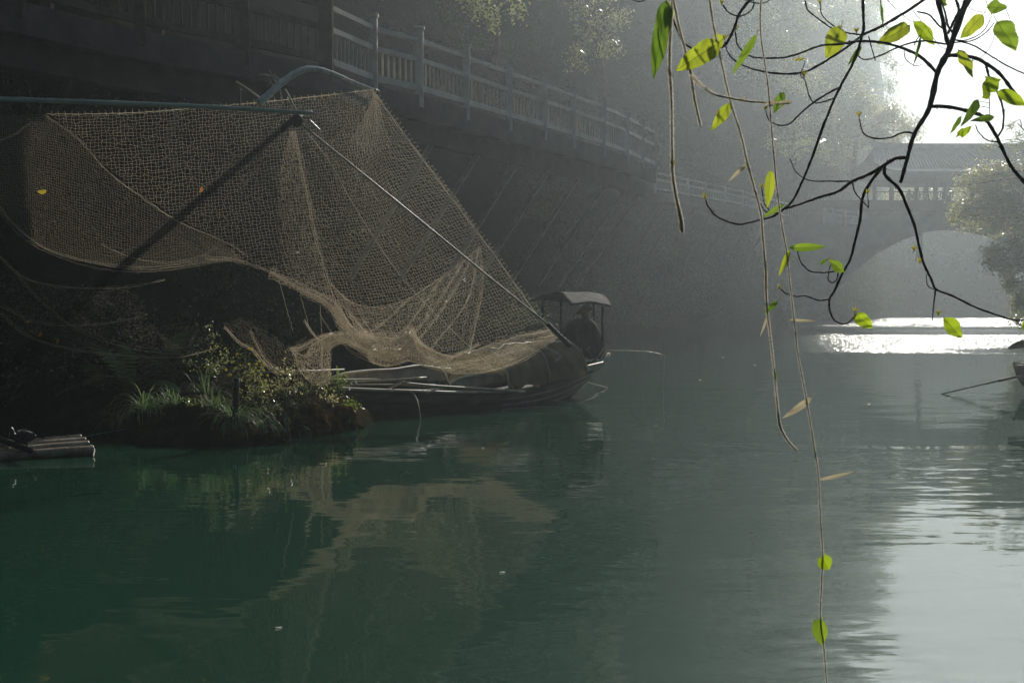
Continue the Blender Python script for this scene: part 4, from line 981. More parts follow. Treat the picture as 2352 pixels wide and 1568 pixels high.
mb = MB(); a = rod[-1]; mb.tube([a, G(1524, 898)], .0022, 4); lo = mb.obj("fishing_line", M_rope, ro)
mb = MB(); b = G(1523, 898); mb.lathe([(0, -.02), (.012, -.01), (.014, .01), (.004, .03), (0, .05)], b, 8); mb.obj("float", M_pale, ro)

# ------------------------------------------------------------------ second boat at the right edge
def boat2():
    root = empty("fishing_boat", (9.9, 24.2, 0), "dark boat with a low sheet roof cut off by the picture's right edge", "boat")
    d = Vector((.93, .36, 0)).normalized(); n = Vector((-.36, .93, 0)).normalized(); o = Vector(G(2364, 903)); o.z = 0
    rows = []
    for i in range(16):
        u = i / 15; c = o + d * (u * 4.2); b = .42 + .35 * math.sin(min(1, u * 2) * math.pi / 2); zt = .42 + .12 * (1 - u) ** 3; row = []
        bot = -.12 + .22 * max(0, 1 - u * 5)
        for k in range(11):
            t = k / 10; w = (t - .5) * 2 * b; e = abs(t - .5) * 2; row.append(c - n * w * -1 + Vector((0, 0, bot + (zt - bot) * e ** 2.2)))
        rows.append(row)
    mb = MB(); mb.grid(rows); mb.add(rows[0], [tuple(range(11))]); h = mb.obj("hull", M_hull, root, True); so = h.modifiers.new("t", 'SOLIDIFY'); so.thickness = .035
    for e in (0, 10):
        mb = MB(); mb.tube([Vector(r[e]) + Vector((0, 0, .02)) for r in rows], .03, 7); mb.obj("gunwale", M_pale, root, True)
    a0 = P(2388, 800, 24.0); rws = []
    for i in range(10):
        u = i / 9; c = Vector((a0.x, a0.y + .35, 0.86 + .08 * u)) + d * (u * 2.6); rws.append([c + n * (q * .6) + Vector((0, 0, .18 * (1 - q * q) + .02 * math.sin(9 * u)))for q in np.linspace(-1, 1, 11)])
    mb = MB(); mb.grid(rws); r = mb.obj("roof_sheet", M_canvas, root, True); so = r.modifiers.new("t", 'SOLIDIFY'); so.thickness = .05
    for (u, q) in ((.14, -.9), (.14, .9), (.9, -.9), (.9, .9)):
        c = Vector((a0.x, a0.y + .35, .95)) + d * (u * 2.6) + n * q * .55; mb = MB(); mb.tube([Vector((c.x, c.y, .3)), c + Vector((0, 0, .12))], .026, 7); mb.obj("post", M_dark, root, True)
    mb = MB(); c = o + d * .15; mb.tube([c + Vector((0, 0, .1)), c + Vector((-.06, 0, .78))], .022, 6); mb.obj("tholepin", M_dark, root)
boat2()
mb = MB(); a, b, c = G(2162, 905), P(2292, 874, 24.6), P(2345, 862, 24.4); mb.tube([a, a.lerp(b, .5), b, c], [.012, .016, .02, .022], 7)
oo = mb.obj("oar", M_pale, None, True); tag(oo, "long oar slanting from the right boat down into the water", "oar")
mb = MB(); mb.beam(P(2293, 875, 24.58), P(2335, 865, 24.42), .05, .045); mb.obj("oar_sleeve", M_dark, oo)

# ------------------------------------------------------------------ net frame
def frame():
    root = empty("net_rig", P(680, 270, 17.6), "crossed bamboo poles lashed together to spread the dip net over the boat", "net frame")
    def seg(pts, r0, r1, mat, name="bamboo_pole", step=10, n=9):
        L = catmull([P(*p) for p in pts], step); m = len(L); mb = MB(); rad = []
        for i in range(m): rad.append((r0 + (r1 - r0) * i / (m - 1)) * (1.13 if i % 3 == 0 else 1))
        mb.tube([tuple(q) for q in L], rad, n); return mb.obj(name, mat, root, True)
    seg([(-300, 218, 15.2), (0, 228, 16.0), (240, 236, 16.6), (500, 247, 17.2), (718, 260, 17.7)], .034, .028, M_bamboo_green)
    seg([(596, 238, 17.5), (620, 215, 17.6), (650, 188, 17.8), (690, 163, 18.0), (725, 159, 18.2), (765, 170, 18.4), (810, 190, 18.6), (864, 210, 18.8)], .052, .030, M_gloss, step=6)
    seg([(690, 284, 17.8), (850, 413, 17.9), (1000, 535, 18.0), (1130, 642, 18.1), (1262, 748, 18.2)], .014, .016, M_bamboo, step=9)
    seg([(1258, 744, 18.2), (1283, 769, 18.22), (1311, 796, 18.25)], .032, .034, M_dark, "pole_sleeve")
    seg([(690, 262, 17.8), (560, 370, 18.3), (440, 470, 18.8), (330, 565, 19.3)], .045, .06, M_dark, "boom")
    seg([(330, 565, 19.3), (270, 640, 19.8), (230, 700, 20.2)], .06, .075, M_dark, "boom")
    seg([(542, 188, 17.6), (575, 210, 17.6), (604, 232, 17.6)], .014, .018, M_bamboo, "stub_pole")
    seg([(552, 205, 17.5), (551, 250, 17.4)], .012, .012, M_dark, "stub_pole")
    seg([(655, 205, 17.8), (678, 250, 17.8), (690, 280, 17.8)], .010, .010, M_bamboo, "stub_pole")
    seg([(710, 276, 17.9), (735, 300, 18.0)], .016, .012, M_bamboo_green, "stub_pole")
    mb = MB(); c = P(683, 278, 17.75)
    for i in range(26):
        a = Vector((random.gauss(0, 1), random.gauss(0, 1), random.gauss(0, 1))).normalized(); b = a.cross(Vector((.3, .5, .8))).normalized(); cc = a.cross(b); r = random.uniform(.04, .075)
        mb.tube([c + (b * math.cos(t) * r + cc * math.sin(t) * r * 1.2) for t in np.linspace(0, 2 * math.pi, 12)], .007, 4)
    mb.obj("lashing", M_dark, root)
    mb = MB(); c = P(623, 180, 17.7)
    for i in range(24):
        a = Vector((random.gauss(0, 1), random.gauss(0, .6), random.gauss(0, 1))); mb.tube([c, c + a * .04 + Vector((.02, 0, .02)), c + a * .075 + Vector((random.gauss(0, .03), 0, random.gauss(0, .02)))], [.008, .006, .003], 4)
    mb.tube([P(625, 180, 17.7), P(640, 195, 17.7), P(648, 225, 17.75), P(650, 240, 17.75)], .008, 5)
    mb.obj("rope_knot", M_rope, root)
    mb = MB(); mb.tube([P(855, 209, 18.75), P(862, 207, 18.8), P(868, 212, 18.85)], .032, 9); mb.obj("pole_tip", M_dark, root)
frame()
rope_obj([P(700, 300, 18.2), P(752, 365, 18.5), P(830, 500, 19.0), P(925, 640, 19.5), P(1020, 740, 20.0), P(1110, 825, 20.9), P(1165, 874, 21.6)], .006, M_rope, "net_rope", "straight thin rope running from the pole crossing down to the boat's gunwale")

# ------------------------------------------------------------------ the net
def seg_prisms(Ps, Pe, r):
    """bulk flat twine strands, each twisted at random about its own run (numpy)"""
    d = Pe - Ps; L = np.linalg.norm(d, axis=1)[:, None] + 1e-9; d = d / L; up = np.array([.21, .37, .9]); a = np.cross(d, up); a /= np.linalg.norm(a, axis=1)[:, None] + 1e-9; b = np.cross(d, a)
    n = len(Ps); th = (0.5 + rng.normal(size=n) * .25)[:, None]; w = a * np.cos(th) + b * np.sin(th)
    w2 = b * np.cos(th) - a * np.sin(th)
    V = np.concatenate([np.stack([Ps - q * r, Ps + q * r, Pe + q * r, Pe - q * r], 1).reshape(-1, 3) for q in (w, w2)])
    return V, np.arange(8 * n).reshape(2 * n, 4)
def in_poly(X, Y, poly):
    inside = np.zeros(X.shape, bool); n = len(poly)
    for i in range(n):
        (x1, y1), (x2, y2) = poly[i], poly[(i + 1) % n]; c = ((y1 <= Y) & (y2 > Y)) | ((y2 <= Y) & (y1 > Y)); xc = x1 + (Y - y1) / (y2 - y1 + 1e-12) * (x2 - x1); inside ^= c & (X < xc)
    return inside
def cgrid(ctrl, nu, nv):
    """ctrl: rows x cols x k control net -> smooth surface with nu samples per col span and nv per row span"""
    A = np.array(ctrl, float); A = np.stack([catmull(r, nu) for r in A], 0); A = np.stack([catmull(A[:, j], nv) for j in range(A.shape[1])], 1)
    return A        # rows x cols x k
def PV(A):
    cx = (A[..., 0] - 1176) / FPX; cy = -(A[..., 1] - 784) / FPX; dy = cp + cy * sp; dz = -sp + cy * cp; t = A[..., 2] / dy
    return np.stack([cx * t, A[..., 2], EYE + dz * t], -1)
NET = {}
def add_net(name, A, r, mask=None, keep_h=1.0, keep_v=1.0, jit=.006, diag=0.0):
    A = A.copy(); X, Y = A[..., 0], A[..., 1]
    ii, jj = np.meshgrid(np.arange(A.shape[0]), np.arange(A.shape[1]), indexing='ij')
    A[..., 2] += .10 * fbm(ii * .05, jj * .05, 3.3, 3)
    A[..., 0] += 7.0 * fbm(ii * .07, jj * .07, 1.2, 3) + diag * ((ii + jj) % 2 - .5) * 2
    A[..., 1] += 6.0 * fbm(ii * .07, jj * .07, 8.1, 3)
    ok = np.ones(X.shape, bool) if mask is None else in_poly(A[..., 0], A[..., 1], mask)
    W3 = PV(A) + rng.normal(size=A.shape) * jit
    segs = []
    for ax_, kp in ((0, keep_v), (1, keep_h)):
        a = W3[:-1] if ax_ == 0 else W3[:, :-1]; b = W3[1:] if ax_ == 0 else W3[:, 1:]
        o = (ok[:-1] & ok[1:]) if ax_ == 0 else (ok[:, :-1] & ok[:, 1:]); o = o & (rng.random(o.shape) < kp)
        segs.append((a[o], b[o]))
    Ps = np.vstack([s[0] for s in segs]); Pe = np.vstack([s[1] for s in segs])
    NET.setdefault(name, []).append(seg_prisms(Ps, Pe, r))
def add_strand(name, pts, k, spread, r, jit=.004, per=14):
    """bundle of k roughly parallel threads through picture points (x, y, D)"""
    for i in range(k):
        off = rng.normal(size=2) * spread; ph = rng.random() * 9
        L = catmull([(p[0] + off[0] + rng.normal() * spread * .5, p[1] + off[1] + rng.normal() * spread * .5, p[2] + rng.normal() * .03) for p in pts], per)
        W3 = PV(L) + rng.normal(size=L.shape) * jit; NET.setdefault(name, []).append(seg_prisms(W3[:-1], W3[1:], r))
R_NET = .00115
# front panel: columns top -> bottom, every 20 meshes
def dA(x, y): return 16.3 + 2.2 * np.clip((x - 100) / 760, 0, 1.1) + .25 * np.sin(x * .011) * np.clip((y - 250) / 400, 0, 1) - .2 * np.clip((x - 900) / 350, 0, 1)
cols = [
 [(105, 265), (108, 420), (112, 580), (118, 740), (120, 900)],
 [(216, 264), (222, 425), (232, 585), (245, 745), (250, 905)],
 [(330, 260), (338, 420), (348, 580), (360, 740), (370, 900)],
 [(440, 251), (450, 411), (462, 570), (480, 730), (495, 890)],
 [(540, 243), (552, 404), (572, 560), (600, 715), (620, 870)],
 [(640, 233), (655, 393), (680, 548), (722, 695), (770, 840)],
 [(720, 225), (738, 383), (768, 540), (822, 685), (880, 830)],
 [(785, 217), (800, 375), (848, 530), (915, 675), (975, 815)],
 [(828, 212), (836, 370), (905, 520), (985, 655), (1062, 800)],
 [(850, 209), (872, 350), (965, 490), (1060, 625), (1150, 772)],
 [(858, 209), (953, 340), (1049, 469), (1144, 597), (1243, 735)]]
ctrl = [[(c[k][0], c[k][1], float(dA(c[k][0], c[k][1]))) for c in cols] for k in range(5)]
A = cgrid(ctrl, 13, 22)
maskA = [(90, 240), (870, 190), (1290, 770), (1180, 800), (1080, 812), (1010, 812), (960, 790), (905, 800), (850, 800), (800, 745), (762, 700), (700, 672), (620, 622), (545, 598), (520, 560), (470, 535), (410, 508), (330, 455), (250, 395), (180, 318)]
add_net("net_panel", A, R_NET, maskA, jit=.008, diag=.5)
# top edge rope with little ties, diagonal hem, right hem
add_strand("hem_rope", [(c[0][0], c[0][1] - 2, float(dA(c[0][0], 0))) for c in cols], 2, .8, .003)
for i in range(46):
    x = 120 + i * 15.5; y = np.interp(x, [c[0][0] for c in cols], [c[0][1] for c in cols]); D = float(dA(x, 0)); L = 7 + 4 * random.random()
    add_strand("hem_rope", [(x, y + 3, D), (x - 2 + random.random(), y - L * .5, D), (x - 4 * random.random(), y - L, D)], 1, .3, .0026, .001, 3)
diag = [(105, 265), (180, 318), (250, 395), (330, 455), (410, 508), (470, 535), (530, 562), (570, 590)]
add_strand("hem_rope", [(x, y, float(dA(x, y))) for x, y in diag], 2, 1.6, .0016)
add_strand("hem_rope", [(c[0], c[1], float(dA(*c))) for c in cols[-1]] + [(1262, 757, 18.2)], 2, 1.0, .0018)
for i in range(60):
    t = i / 60; x = 862 + t * 398; y = 215 + t * 536; D = float(dA(x, y)); add_strand("hem_rope", [(x, y, D), (x + 4, y - 5, D), (x + 6, y - 2, D)], 1, .4, .002, .001, 3)
for i in range(26):
    u = i / 25; x1 = 812 + u * 74; y1 = 330 + 22 * math.sin(u * 3); add_strand('hem_rope', [(857, 210, 18.7), (848 + u * 22, 245, 18.55), (x1 + (u - .5) * 20, y1, 18.4)], 1, .8, .0012, .003, 12)
# second hem where looser netting is laced on
h2 = [(760, 650), (800, 690), (850, 705), (900, 700), (950, 680), (1000, 645), (1050, 610), (1103, 568)]
add_strand("hem_rope", [(x, y, float(dA(x, y)) - .05) for x, y in h2], 2, 1.2, .0018)
for (a, b, c_) in (((1085, 590), (1030, 690), (955, 790)), ((1060, 605), (985, 720), (935, 780)), ((1020, 635), (960, 720), (930, 760)), ((1102, 570), (1108, 660), (1080, 800)), ((1098, 575), (1072, 690), (990, 800)), ((940, 685), (880, 740), (850, 760))):
    add_strand("hem_rope", [(*a, float(dA(*a)) - .06), (*b, float(dA(*b)) - .08), (*c_, float(dA(*c_)) - .06)], 5, 1.8, .0013)
loose = cgrid([[(760, 655, 18.1), (850, 708, 18.2), (950, 682, 18.3), (1030, 625, 18.3), (1103, 570, 18.3)], [(790, 700, 18.1), (860, 745, 18.1), (940, 740, 18.1), (1020, 705, 18.2), (1108, 660, 18.3)], [(840, 790, 18.1), (890, 800, 18.1), (950, 800, 18.0), (1020, 805, 18.1), (1085, 805, 18.2)]], 14, 15)
ii = np.arange(loose.shape[1]); loose[:, :, 1] += 6 * np.sin(ii * 1.3)[None] * np.linspace(.2, 1, loose.shape[0])[:, None]; loose[:, :, 2] += .12 * np.sin(ii * .9)[None]
add_net("net_panel", loose, .0012, None, .9, .9, .008)
# inner cone falling from the pole crossing
cone = cgrid([[(668, 302, 18.6), (671, 300, 18.6), (674, 300, 18.6), (677, 302, 18.6)], [(650, 370, 18.6), (668, 370, 18.6), (682, 370, 18.6), (694, 370, 18.6)], [(640, 480, 18.6), (670, 480, 18.6), (700, 480, 18.6), (716, 478, 18.6)], [(650, 610, 18.6), (690, 610, 18.6), (725, 610, 18.6), (748, 610, 18.6)], [(690, 660, 18.5), (730, 680, 18.5), (760, 700, 18.5), (785, 730, 18.5)]], 10, 15)
add_net("net_panel", cone, .0007, None, .5, .7, .006)
add_strand("hem_rope", [(677, 302, 18.6), (690, 380, 18.6), (712, 480, 18.6), (738, 600, 18.6), (782, 720, 18.5)], 3, 1.4, .0012)
# back-left panel, finer and dimmer
B = cgrid([[(-140, 275, 15.6), (0, 268, 15.9), (105, 265, 16.2), (230, 300, 16.6), (400, 380, 17.0), (560, 460, 17.4)],
           [(-150, 380, 15.7), (0, 380, 15.9), (110, 400, 16.2), (240, 440, 16.5), (400, 500, 16.9), (560, 560, 17.3)],
           [(-150, 480, 15.8), (0, 490, 16.0), (110, 545, 16.2), (240, 580, 16.5), (400, 590, 16.9), (560, 600, 17.3)],
           [(-150, 600, 15.8), (0, 600, 16.0), (110, 650, 16.2), (240, 660, 16.5), (400, 660, 16.9), (560, 660, 17.3)]], 24, 24)
maskB = [(-140, 262), (105, 262), (180, 318), (250, 395), (330, 455), (410, 508), (520, 560), (560, 596), (480, 603), (400, 612), (320, 617), (200, 602), (110, 574), (40, 528), (0, 480), (-60, 400), (-140, 330)]
add_net("net_panel", B, .0007, maskB, jit=.004)
cat = [(-60, 400, 15.9), (0, 482, 16.0), (60, 545, 16.1), (130, 583, 16.2), (230, 608, 16.5), (330, 617, 16.8), (430, 609, 17.0), (520, 596, 17.3), (560, 602, 17.5)]
add_strand("net_gather", cat, 9, 3.4, .0007)
add_strand("net_gather", [(230, 560, 16.5), (300, 590, 16.8), (380, 602, 16.9), (450, 590, 17.0), (500, 565, 17.2)], 4, 3, .0006)
# bright roll along the bottom edge
roll = [(470, 592, 17.2), (545, 600, 17.5), (620, 624, 17.8), (700, 668, 18.1), (757, 700, 18.3), (790, 748, 18.4), (835, 788, 18.5), (885, 812, 18.5), (935, 806, 18.5)]
add_strand("net_gather", roll, 5, 1.8, .0011); add_strand("net_gather", roll[2:], 8, 4, .0010); add_strand("net_gather", roll[3:], 14, 7, .0011); add_strand("net_gather", roll[4:], 14, 12, .0012)
rg = cgrid([[(p[0] + 6 + 8 * i / 8, p[1] - 10 - 9 * i / 8, p[2]) for i, p in enumerate(roll[2:])], [(p[0], p[1], p[2] - .1) for p in roll[2:]], [(p[0] - 2 - 6 * i / 8, p[1] + 8 + 10 * i / 8, p[2]) for i, p in enumerate(roll[2:])]], 18, 5)
add_net("net_gather", rg, .0017, None, .9, .9, .012)
# heavy fold lying over the boat
topC = [(735, 778), (770, 764), (820, 762), (870, 760), (915, 762), (945, 752), (968, 785), (1020, 812), (1090, 800), (1180, 776), (1264, 754)]
botC = [(750, 800), (790, 786), (835, 812), (858, 832), (895, 838), (940, 828), (985, 842), (1055, 857), (1130, 850), (1205, 822), (1280, 772)]
def dC(x): return 18.7 - .35 * np.clip((x - 900) / 380, 0, 1) + .12 * np.sin(x * .04)
for rep in range(3):
    j = lambda s: rng.normal() * s
    C = cgrid([[(t[0] + j(3), t[1] + j(3), float(dC(t[0])) + .08) for t in topC],
               [(t[0] * .65 + b[0] * .35 + j(5), t[1] * .65 + b[1] * .35 + j(5), float(dC(t[0])) - .12 + j(.06)) for t, b in zip(topC, botC)],
               [(t[0] * .3 + b[0] * .7 + j(5), t[1] * .3 + b[1] * .7 + j(4), float(dC(t[0])) + .05 + j(.06)) for t, b in zip(topC, botC)],
               [(b[0] + j(2), b[1] + j(2), float(dC(b[0]))) for b in botC]], 13, 6)
    add_net("net_gather", C, .0011, None, .95, .95, .010)
add_strand("net_gather", [(b[0], b[1], float(dC(b[0]))) for b in botC], 5, 2.0, .002)
for pts in ([(760, 705), (800, 760), (860, 800), (920, 825)], [(800, 720), (850, 770), (910, 780), (945, 765)], [(945, 755), (960, 800), (990, 830), (1040, 850)], [(770, 690), (800, 745), (840, 775), (900, 790)], [(1000, 840), (1060, 812), (1100, 790)], [(940, 765), (930, 795), (920, 815)]):
    add_strand("net_gather", [(x, y, float(dC(x)) - .1) for x, y in pts], 9, 2.4, .0018)
# tail hanging to the bank
tail = cgrid([[(716, 790, 18.9), (728, 782, 18.9), (742, 778, 18.9), (760, 785, 18.8)], [(700, 812, 19.0), (722, 815, 19.0), (745, 812, 18.9), (757, 812, 18.8)], [(670, 800, 19.2), (715, 850, 19.1), (742, 852, 19.0), (756, 850, 18.9)], [(690, 860, 19.2), (722, 880, 19.1), (742, 882, 19.0), (754, 880, 18.9)]], 9, 12)
add_net("net_gather", tail, .0016, None, .85, .9, .010)
d1 = cgrid([[(470, 690, 18.9), (520, 640, 18.9), (600, 640, 18.9), (690, 700, 18.9)], [(500, 735, 18.9), (560, 715, 18.9), (640, 725, 18.9), (700, 760, 18.9)], [(545, 785, 18.9), (600, 790, 18.9), (660, 810, 18.9), (715, 815, 18.9)], [(590, 825, 18.9), (640, 850, 18.9), (690, 865, 18.9), (725, 870, 18.9)]], 15, 14)
add_net("net_panel", d1, .00045, [(510, 740), (560, 730), (620, 760), (665, 800), (700, 770), (735, 790), (730, 880), (690, 868), (650, 868), (610, 840), (575, 806)], .8, .8, .006)
add_strand("net_gather", [(515, 750, 18.9), (550, 787, 18.8), (580, 804, 18.8), (607, 834, 18.7), (640, 862, 18.7)], 7, 1.6, .0015)
add_strand("net_gather", [(575, 760, 18.9), (590, 790, 18.8), (615, 830, 18.8), (660, 860, 18.7)], 5, 1.8, .0014)
add_strand("net_gather", [(700, 735, 18.9), (715, 758, 18.9), (735, 785, 18.9)], 6, 1.4, .0016)
add_strand("net_gather", [(665, 800, 18.9), (690, 798, 18.9), (720, 782, 18.9), (740, 772, 18.9), (765, 766, 18.8)], 12, 3.2, .0015)
for (x0, y0, x1, y1) in ((640, 640, 672, 760), (690, 675, 712, 760), (735, 700, 740, 770)):
    add_strand("net_gather", [(x0, y0, 18.7), ((x0 + x1) / 2, (y0 + y1) / 2, 18.8), (x1, y1, 18.9)], 1, .3, .0022)
add_strand("net_gather", [(740, 785, 18.9), (738, 830, 19.0), (742, 885, 19.0)], 8, 2.0, .0015)
# faint sagging edges low in the shade
for pts, k in (([(0, 590), (60, 640), (140, 660), (220, 664), (300, 660), (380, 645)], 5), ([(0, 700), (80, 735), (170, 745), (260, 738), (340, 720)], 4), ([(0, 720), (60, 770), (150, 800), (260, 815), (400, 822), (500, 800)], 4), ([(20, 610), (90, 690), (180, 760), (300, 800), (420, 815)], 3), ([(-20, 330), (30, 310), (65, 285)], 2)):
    add_strand("net_gather", [(x, y, 16.6 + x * .004) for x, y in pts], k, 2.5, .0013)
low = cgrid([[(-80, 600, 16.6), (80, 640, 16.8), (240, 665, 17.2), (400, 650, 17.8)], [(-80, 680, 16.6), (80, 700, 16.8), (240, 735, 17.2), (400, 735, 17.8)], [(-80, 720, 16.6), (80, 770, 16.8), (260, 810, 17.4), (430, 815, 18.0)]], 30, 18)
add_net("net_panel", low, .0006, [(-80, 600), (60, 640), (180, 660), (300, 662), (330, 690), (345, 740), (420, 800), (300, 812), (150, 798), (60, 765), (-80, 700)], .45, .45, .006)
net_root = empty("fishing_net", P(700, 450, 18), "huge tan dip net hung from bamboo poles and draped over the moored boat", "net")
for nm, parts in NET.items():
    Vs = []; Fs = []; b = 0
    for V, F in parts: Vs.append(V); Fs.append(F + b); b += len(V)
    link(nm, mesh_np(np.vstack(Vs), np.vstack(Fs)), M_net, net_root, smooth=False)
# leaves caught in the net and on the bank
def flat_leaf(p, s, mat, name, label, tilt):
    mb = MB(); u = Vector((math.cos(tilt), .1, math.sin(tilt))).normalized(); v = u.cross(Vector((.1, 1, .1))).normalized(); out = []
    for k in range(12):
        a = 2 * math.pi * k / 12; out.append(p + u * math.cos(a) * s + v * math.sin(a) * s * .5 * (1 + .2 * math.sin(3 * a)) - Vector((0, .01 * math.cos(2 * a), 0)))
    mb.add([p - Vector((0, .012, 0))] + out, [(0, 1 + k, 1 + (k + 1) % 12) for k in range(12)]); o = mb.obj(name, mat, None, True); tag(o, label, "leaf", "fallen leaves caught in the net"); return o
flat_leaf(P(97, 440, 16.0), .055, L_flower, "fallen_leaf", "yellow brown leaf caught in the dim left part of the net", 0.1)
flat_leaf(P(462, 436, 17.1), .042, L_orange, "fallen_leaf", "small orange leaf caught beside the dark boom", 1.2)
flat_leaf(P(63, 738, 17.0), .03, L_orange, "fallen_leaf", "uppermost red orange leaf of the three in the dark undergrowth", .4)
flat_leaf(P(92, 768, 17.0), .04, L_orange, "fallen_leaf", "middle red orange leaf of the three in the dark undergrowth", 1.0)
flat_leaf(P(132, 784, 17.2), .035, L_orange, "fallen_leaf", "lowest red orange leaf of the three in the dark undergrowth", 1.4)

for i, (px, py, s) in enumerate(((1995, 927, .03), (1734, 838, .035), (1608, 872, .03), (1660, 820, .04), (1154, 1313, .02), (1110, 1028, .02), (640, 1440, .02), (1780, 905, .025))):
    p = G(px, py, .006); mb = MB(); out = [p + Vector((math.cos(a) * s, math.sin(a) * s * .6, .004 * math.sin(2 * a))) for a in np.linspace(0, 2 * math.pi, 11)[:-1]]
    mb.add([p + Vector((0, 0, .004))] + out, [(0, 1 + k, 1 + (k + 1) % 10) for k in range(10)]); tag(mb.obj("floating_leaf", M_fuzz, None, True), "tiny pale leaf floating on the open water", "leaf", "leaves floating on the river")
def shrub(px, py, D, r, n, size, label):
    p = P(px, py, D); root = empty("shrub", p, label, "shrub", "shrubs in the shade at the foot of the slope"); mb = MB(); pts = []; nr = []
    for i in range(16):
        d = Vector((random.gauss(0, 1), random.gauss(0, 1), abs(random.gauss(0, .9)))).normalized(); e = p + d * r * random.uniform(.5, 1)
        mb.tube([p - Vector((0, 0, .3)), p.lerp(e, .5), e], [.02, .01, .004], 5)
        for k in range(n // 16): pts.append(tuple(e.lerp(p, random.random() ** 2 * .6) + Vector((random.gauss(0, 1), random.gauss(0, 1), random.gauss(0, 1))) * r * .22)); nr.append(tuple(d + Vector((0, 0, .4))))
    mb.obj("stem", M_bark, root); V, F = leaf_quads(np.array(pts), np.full(len(pts), size), np.array(nr)); link("foliage", mesh_np(V, F), L_tree, root, smooth=False)
for a in ((40, 900, 19.5, .9, 900, .07, "dark shrub lowest at the far left, above the raft"), (150, 850, 20.0, .9, 900, .06, "shrub with small leaves between the ferns and the raft"), (60, 730, 20.5, 1.1, 1100, .08, "shrub holding the red orange leaves under the net's shaded corner"), (260, 800, 20.5, .8, 800, .06, "shrub directly behind the left ferns"), (420, 800, 20.6, .6, 600, .06, "small dark shrub behind the weeds and the yellow flowers")): shrub(*a)

# ------------------------------------------------------------------ overhanging branches and vines near the camera
def z3(x, y): return (1441.2 + x * .38725, y * .38725)
def NP(x, y, D): return P(*z3(x, y), D)
def leaf_obj(base, tip, w, D, mat, parent, curl=.25, heart=0.0, dtip=0.0, name="leaf", wave=.0):
    """base/tip in the near-picture grid, w = full width there"""
    if mat is F_green: mat = random.choice((F_green, F_mid, F_lime, F_green))
    b = NP(*base, D); t = NP(*tip, D + dtip); L = (t - b).length; ww = w * .38725 * D / FPX
    u = (t - b).normalized(); vdir = Vector((0, -1, 0)); side = u.cross(vdir).normalized(); nr = side.cross(u).normalized()
    nu, nv = 22, 8; vs = []; uvs = []; ph = random.random() * 6
    for i in range(nu + 1):
        s = i / nu; prof = (max(0.0, math.sin(math.pi * min(1, s ** .72))) ** .85) if s < 1 else 0
        prof = max(prof, heart * (1 - s * 5)) if s < .2 else prof
        back = -heart * .12 * L
        for j in range(-nv, nv + 1):
            q = j / nv; half = ww / 2 * prof * (1 + .035 * math.sin(s * 55) * abs(q) + wave * math.sin(s * 9 + ph))
            x = s * L + back * abs(q) ** 1.5 * (1 - s) ** 4
            z = -curl * L * (s - .35) ** 2 + abs(q) * half * .35 + wave * .03 * math.sin(s * 14 + q * 3 + ph) + .004 * math.sin(s * 30) * abs(q) * L
            vs.append(b + u * x + side * (q * half) + nr * z); uvs.append((s, q))
    m = 2 * nv + 1; w0 = max(.0004, ww * .018)
    pet = [b + u * (.04 * L) + side * w0, b + u * (.04 * L) - side * w0, b - u * (.16 * L) + Vector((0, 0, .05 * L)) - side * w0, b - u * (.16 * L) + Vector((0, 0, .05 * L)) + side * w0]; fs = [(i * m + j, i * m + j + 1, (i + 1) * m + j + 1, (i + 1) * m + j) for i in range(nu) for j in range(m - 1)]
    if name == 'leaf': k0 = len(vs); vs += pet; uvs += [(0, 0)] * 4; fs.append((k0, k0 + 1, k0 + 2, k0 + 3))
    me = bpy.data.meshes.new(name); me.from_pydata(vs, [], fs); me.update(); ul = me.uv_layers.new(name="UVMap")
    for li, lp in enumerate(me.loops): ul.data[li].uv = uvs[lp.vertex_index]
    return link(name, me, mat, parent)
def twig(pts, r0, r1, D0, D1, parent, name="twig", mat=M_branch, step=6, knots=True):
    k = len(pts); pp = [(*z3(x, y), D0 + (D1 - D0) * i / (k - 1)) for i, (x, y) in enumerate(pts)]; L = PV(catmull(pp, step)); m = len(L); px = .38725 * D0 / FPX
    rad = [max(.0006, (r0 + (r1 - r0) * i / (m - 1)) * px) * (1 + (random.uniform(-.1, .14) if knots else 0)) for i in range(m)]
    if knots:
        for i in range(3, m - 1, 5 + random.randrange(3)): rad[i] *= 1.22
    mb = MB(); mb.tube([Vector(q) + (Vector((random.gauss(0, 1), random.gauss(0, 1), random.gauss(0, 1))) * px * .6 if knots else Vector()) for q in L], rad, 8)
    if knots and name != "limb":
        for i in range(4, m - 1, 7):
            q = Vector(L[i]); d = Vector((random.gauss(0, 1), random.gauss(0, .5), random.gauss(0, 1))).normalized(); mb.tube([q, q + d * rad[i] * 2.0], [rad[i] * .55, rad[i] * .2], 5)
    return mb.obj(name, mat, parent, True)
def bud(x, y, D, parent, s=30, up=(0, -1)):
    root = None; mb = MB(); px = .38725 * D / FPX; c = NP(x, y, D); n = random.choice((3, 4, 5))
    for k in range(n):
        a = -math.pi / 2 + (k - (n - 1) / 2) * .38; dx, dz = math.cos(a), -math.sin(a); L = s * px * random.uniform(.8, 1.15); w = s * px * .17; p = c + Vector((0, random.uniform(-.002, .002), -s * px * .35)); d = Vector((dx, random.uniform(-.3, .3), dz)).normalized(); sd_ = d.cross(Vector((0, 1, 0))).normalized()
        mb.add([p, p + d * L * .45 + sd_ * w + Vector((0, .002, 0)), p + d * L, p + d * L * .45 - sd_ * w + Vector((0, .002, 0)), p + d * L * .45 - Vector((0, .003, 0))], [(0, 1, 4), (1, 2, 4), (2, 3, 4), (3, 0, 4)])
    mb.lathe([(0, -.3 * s * px), (.12 * s * px, -.15 * s * px), (.16 * s * px, .1 * s * px), (.05 * s * px, .35 * s * px)], c - Vector((0, 0, .3 * s * px)), 7)
    return mb.obj("bud", L_bud, parent)

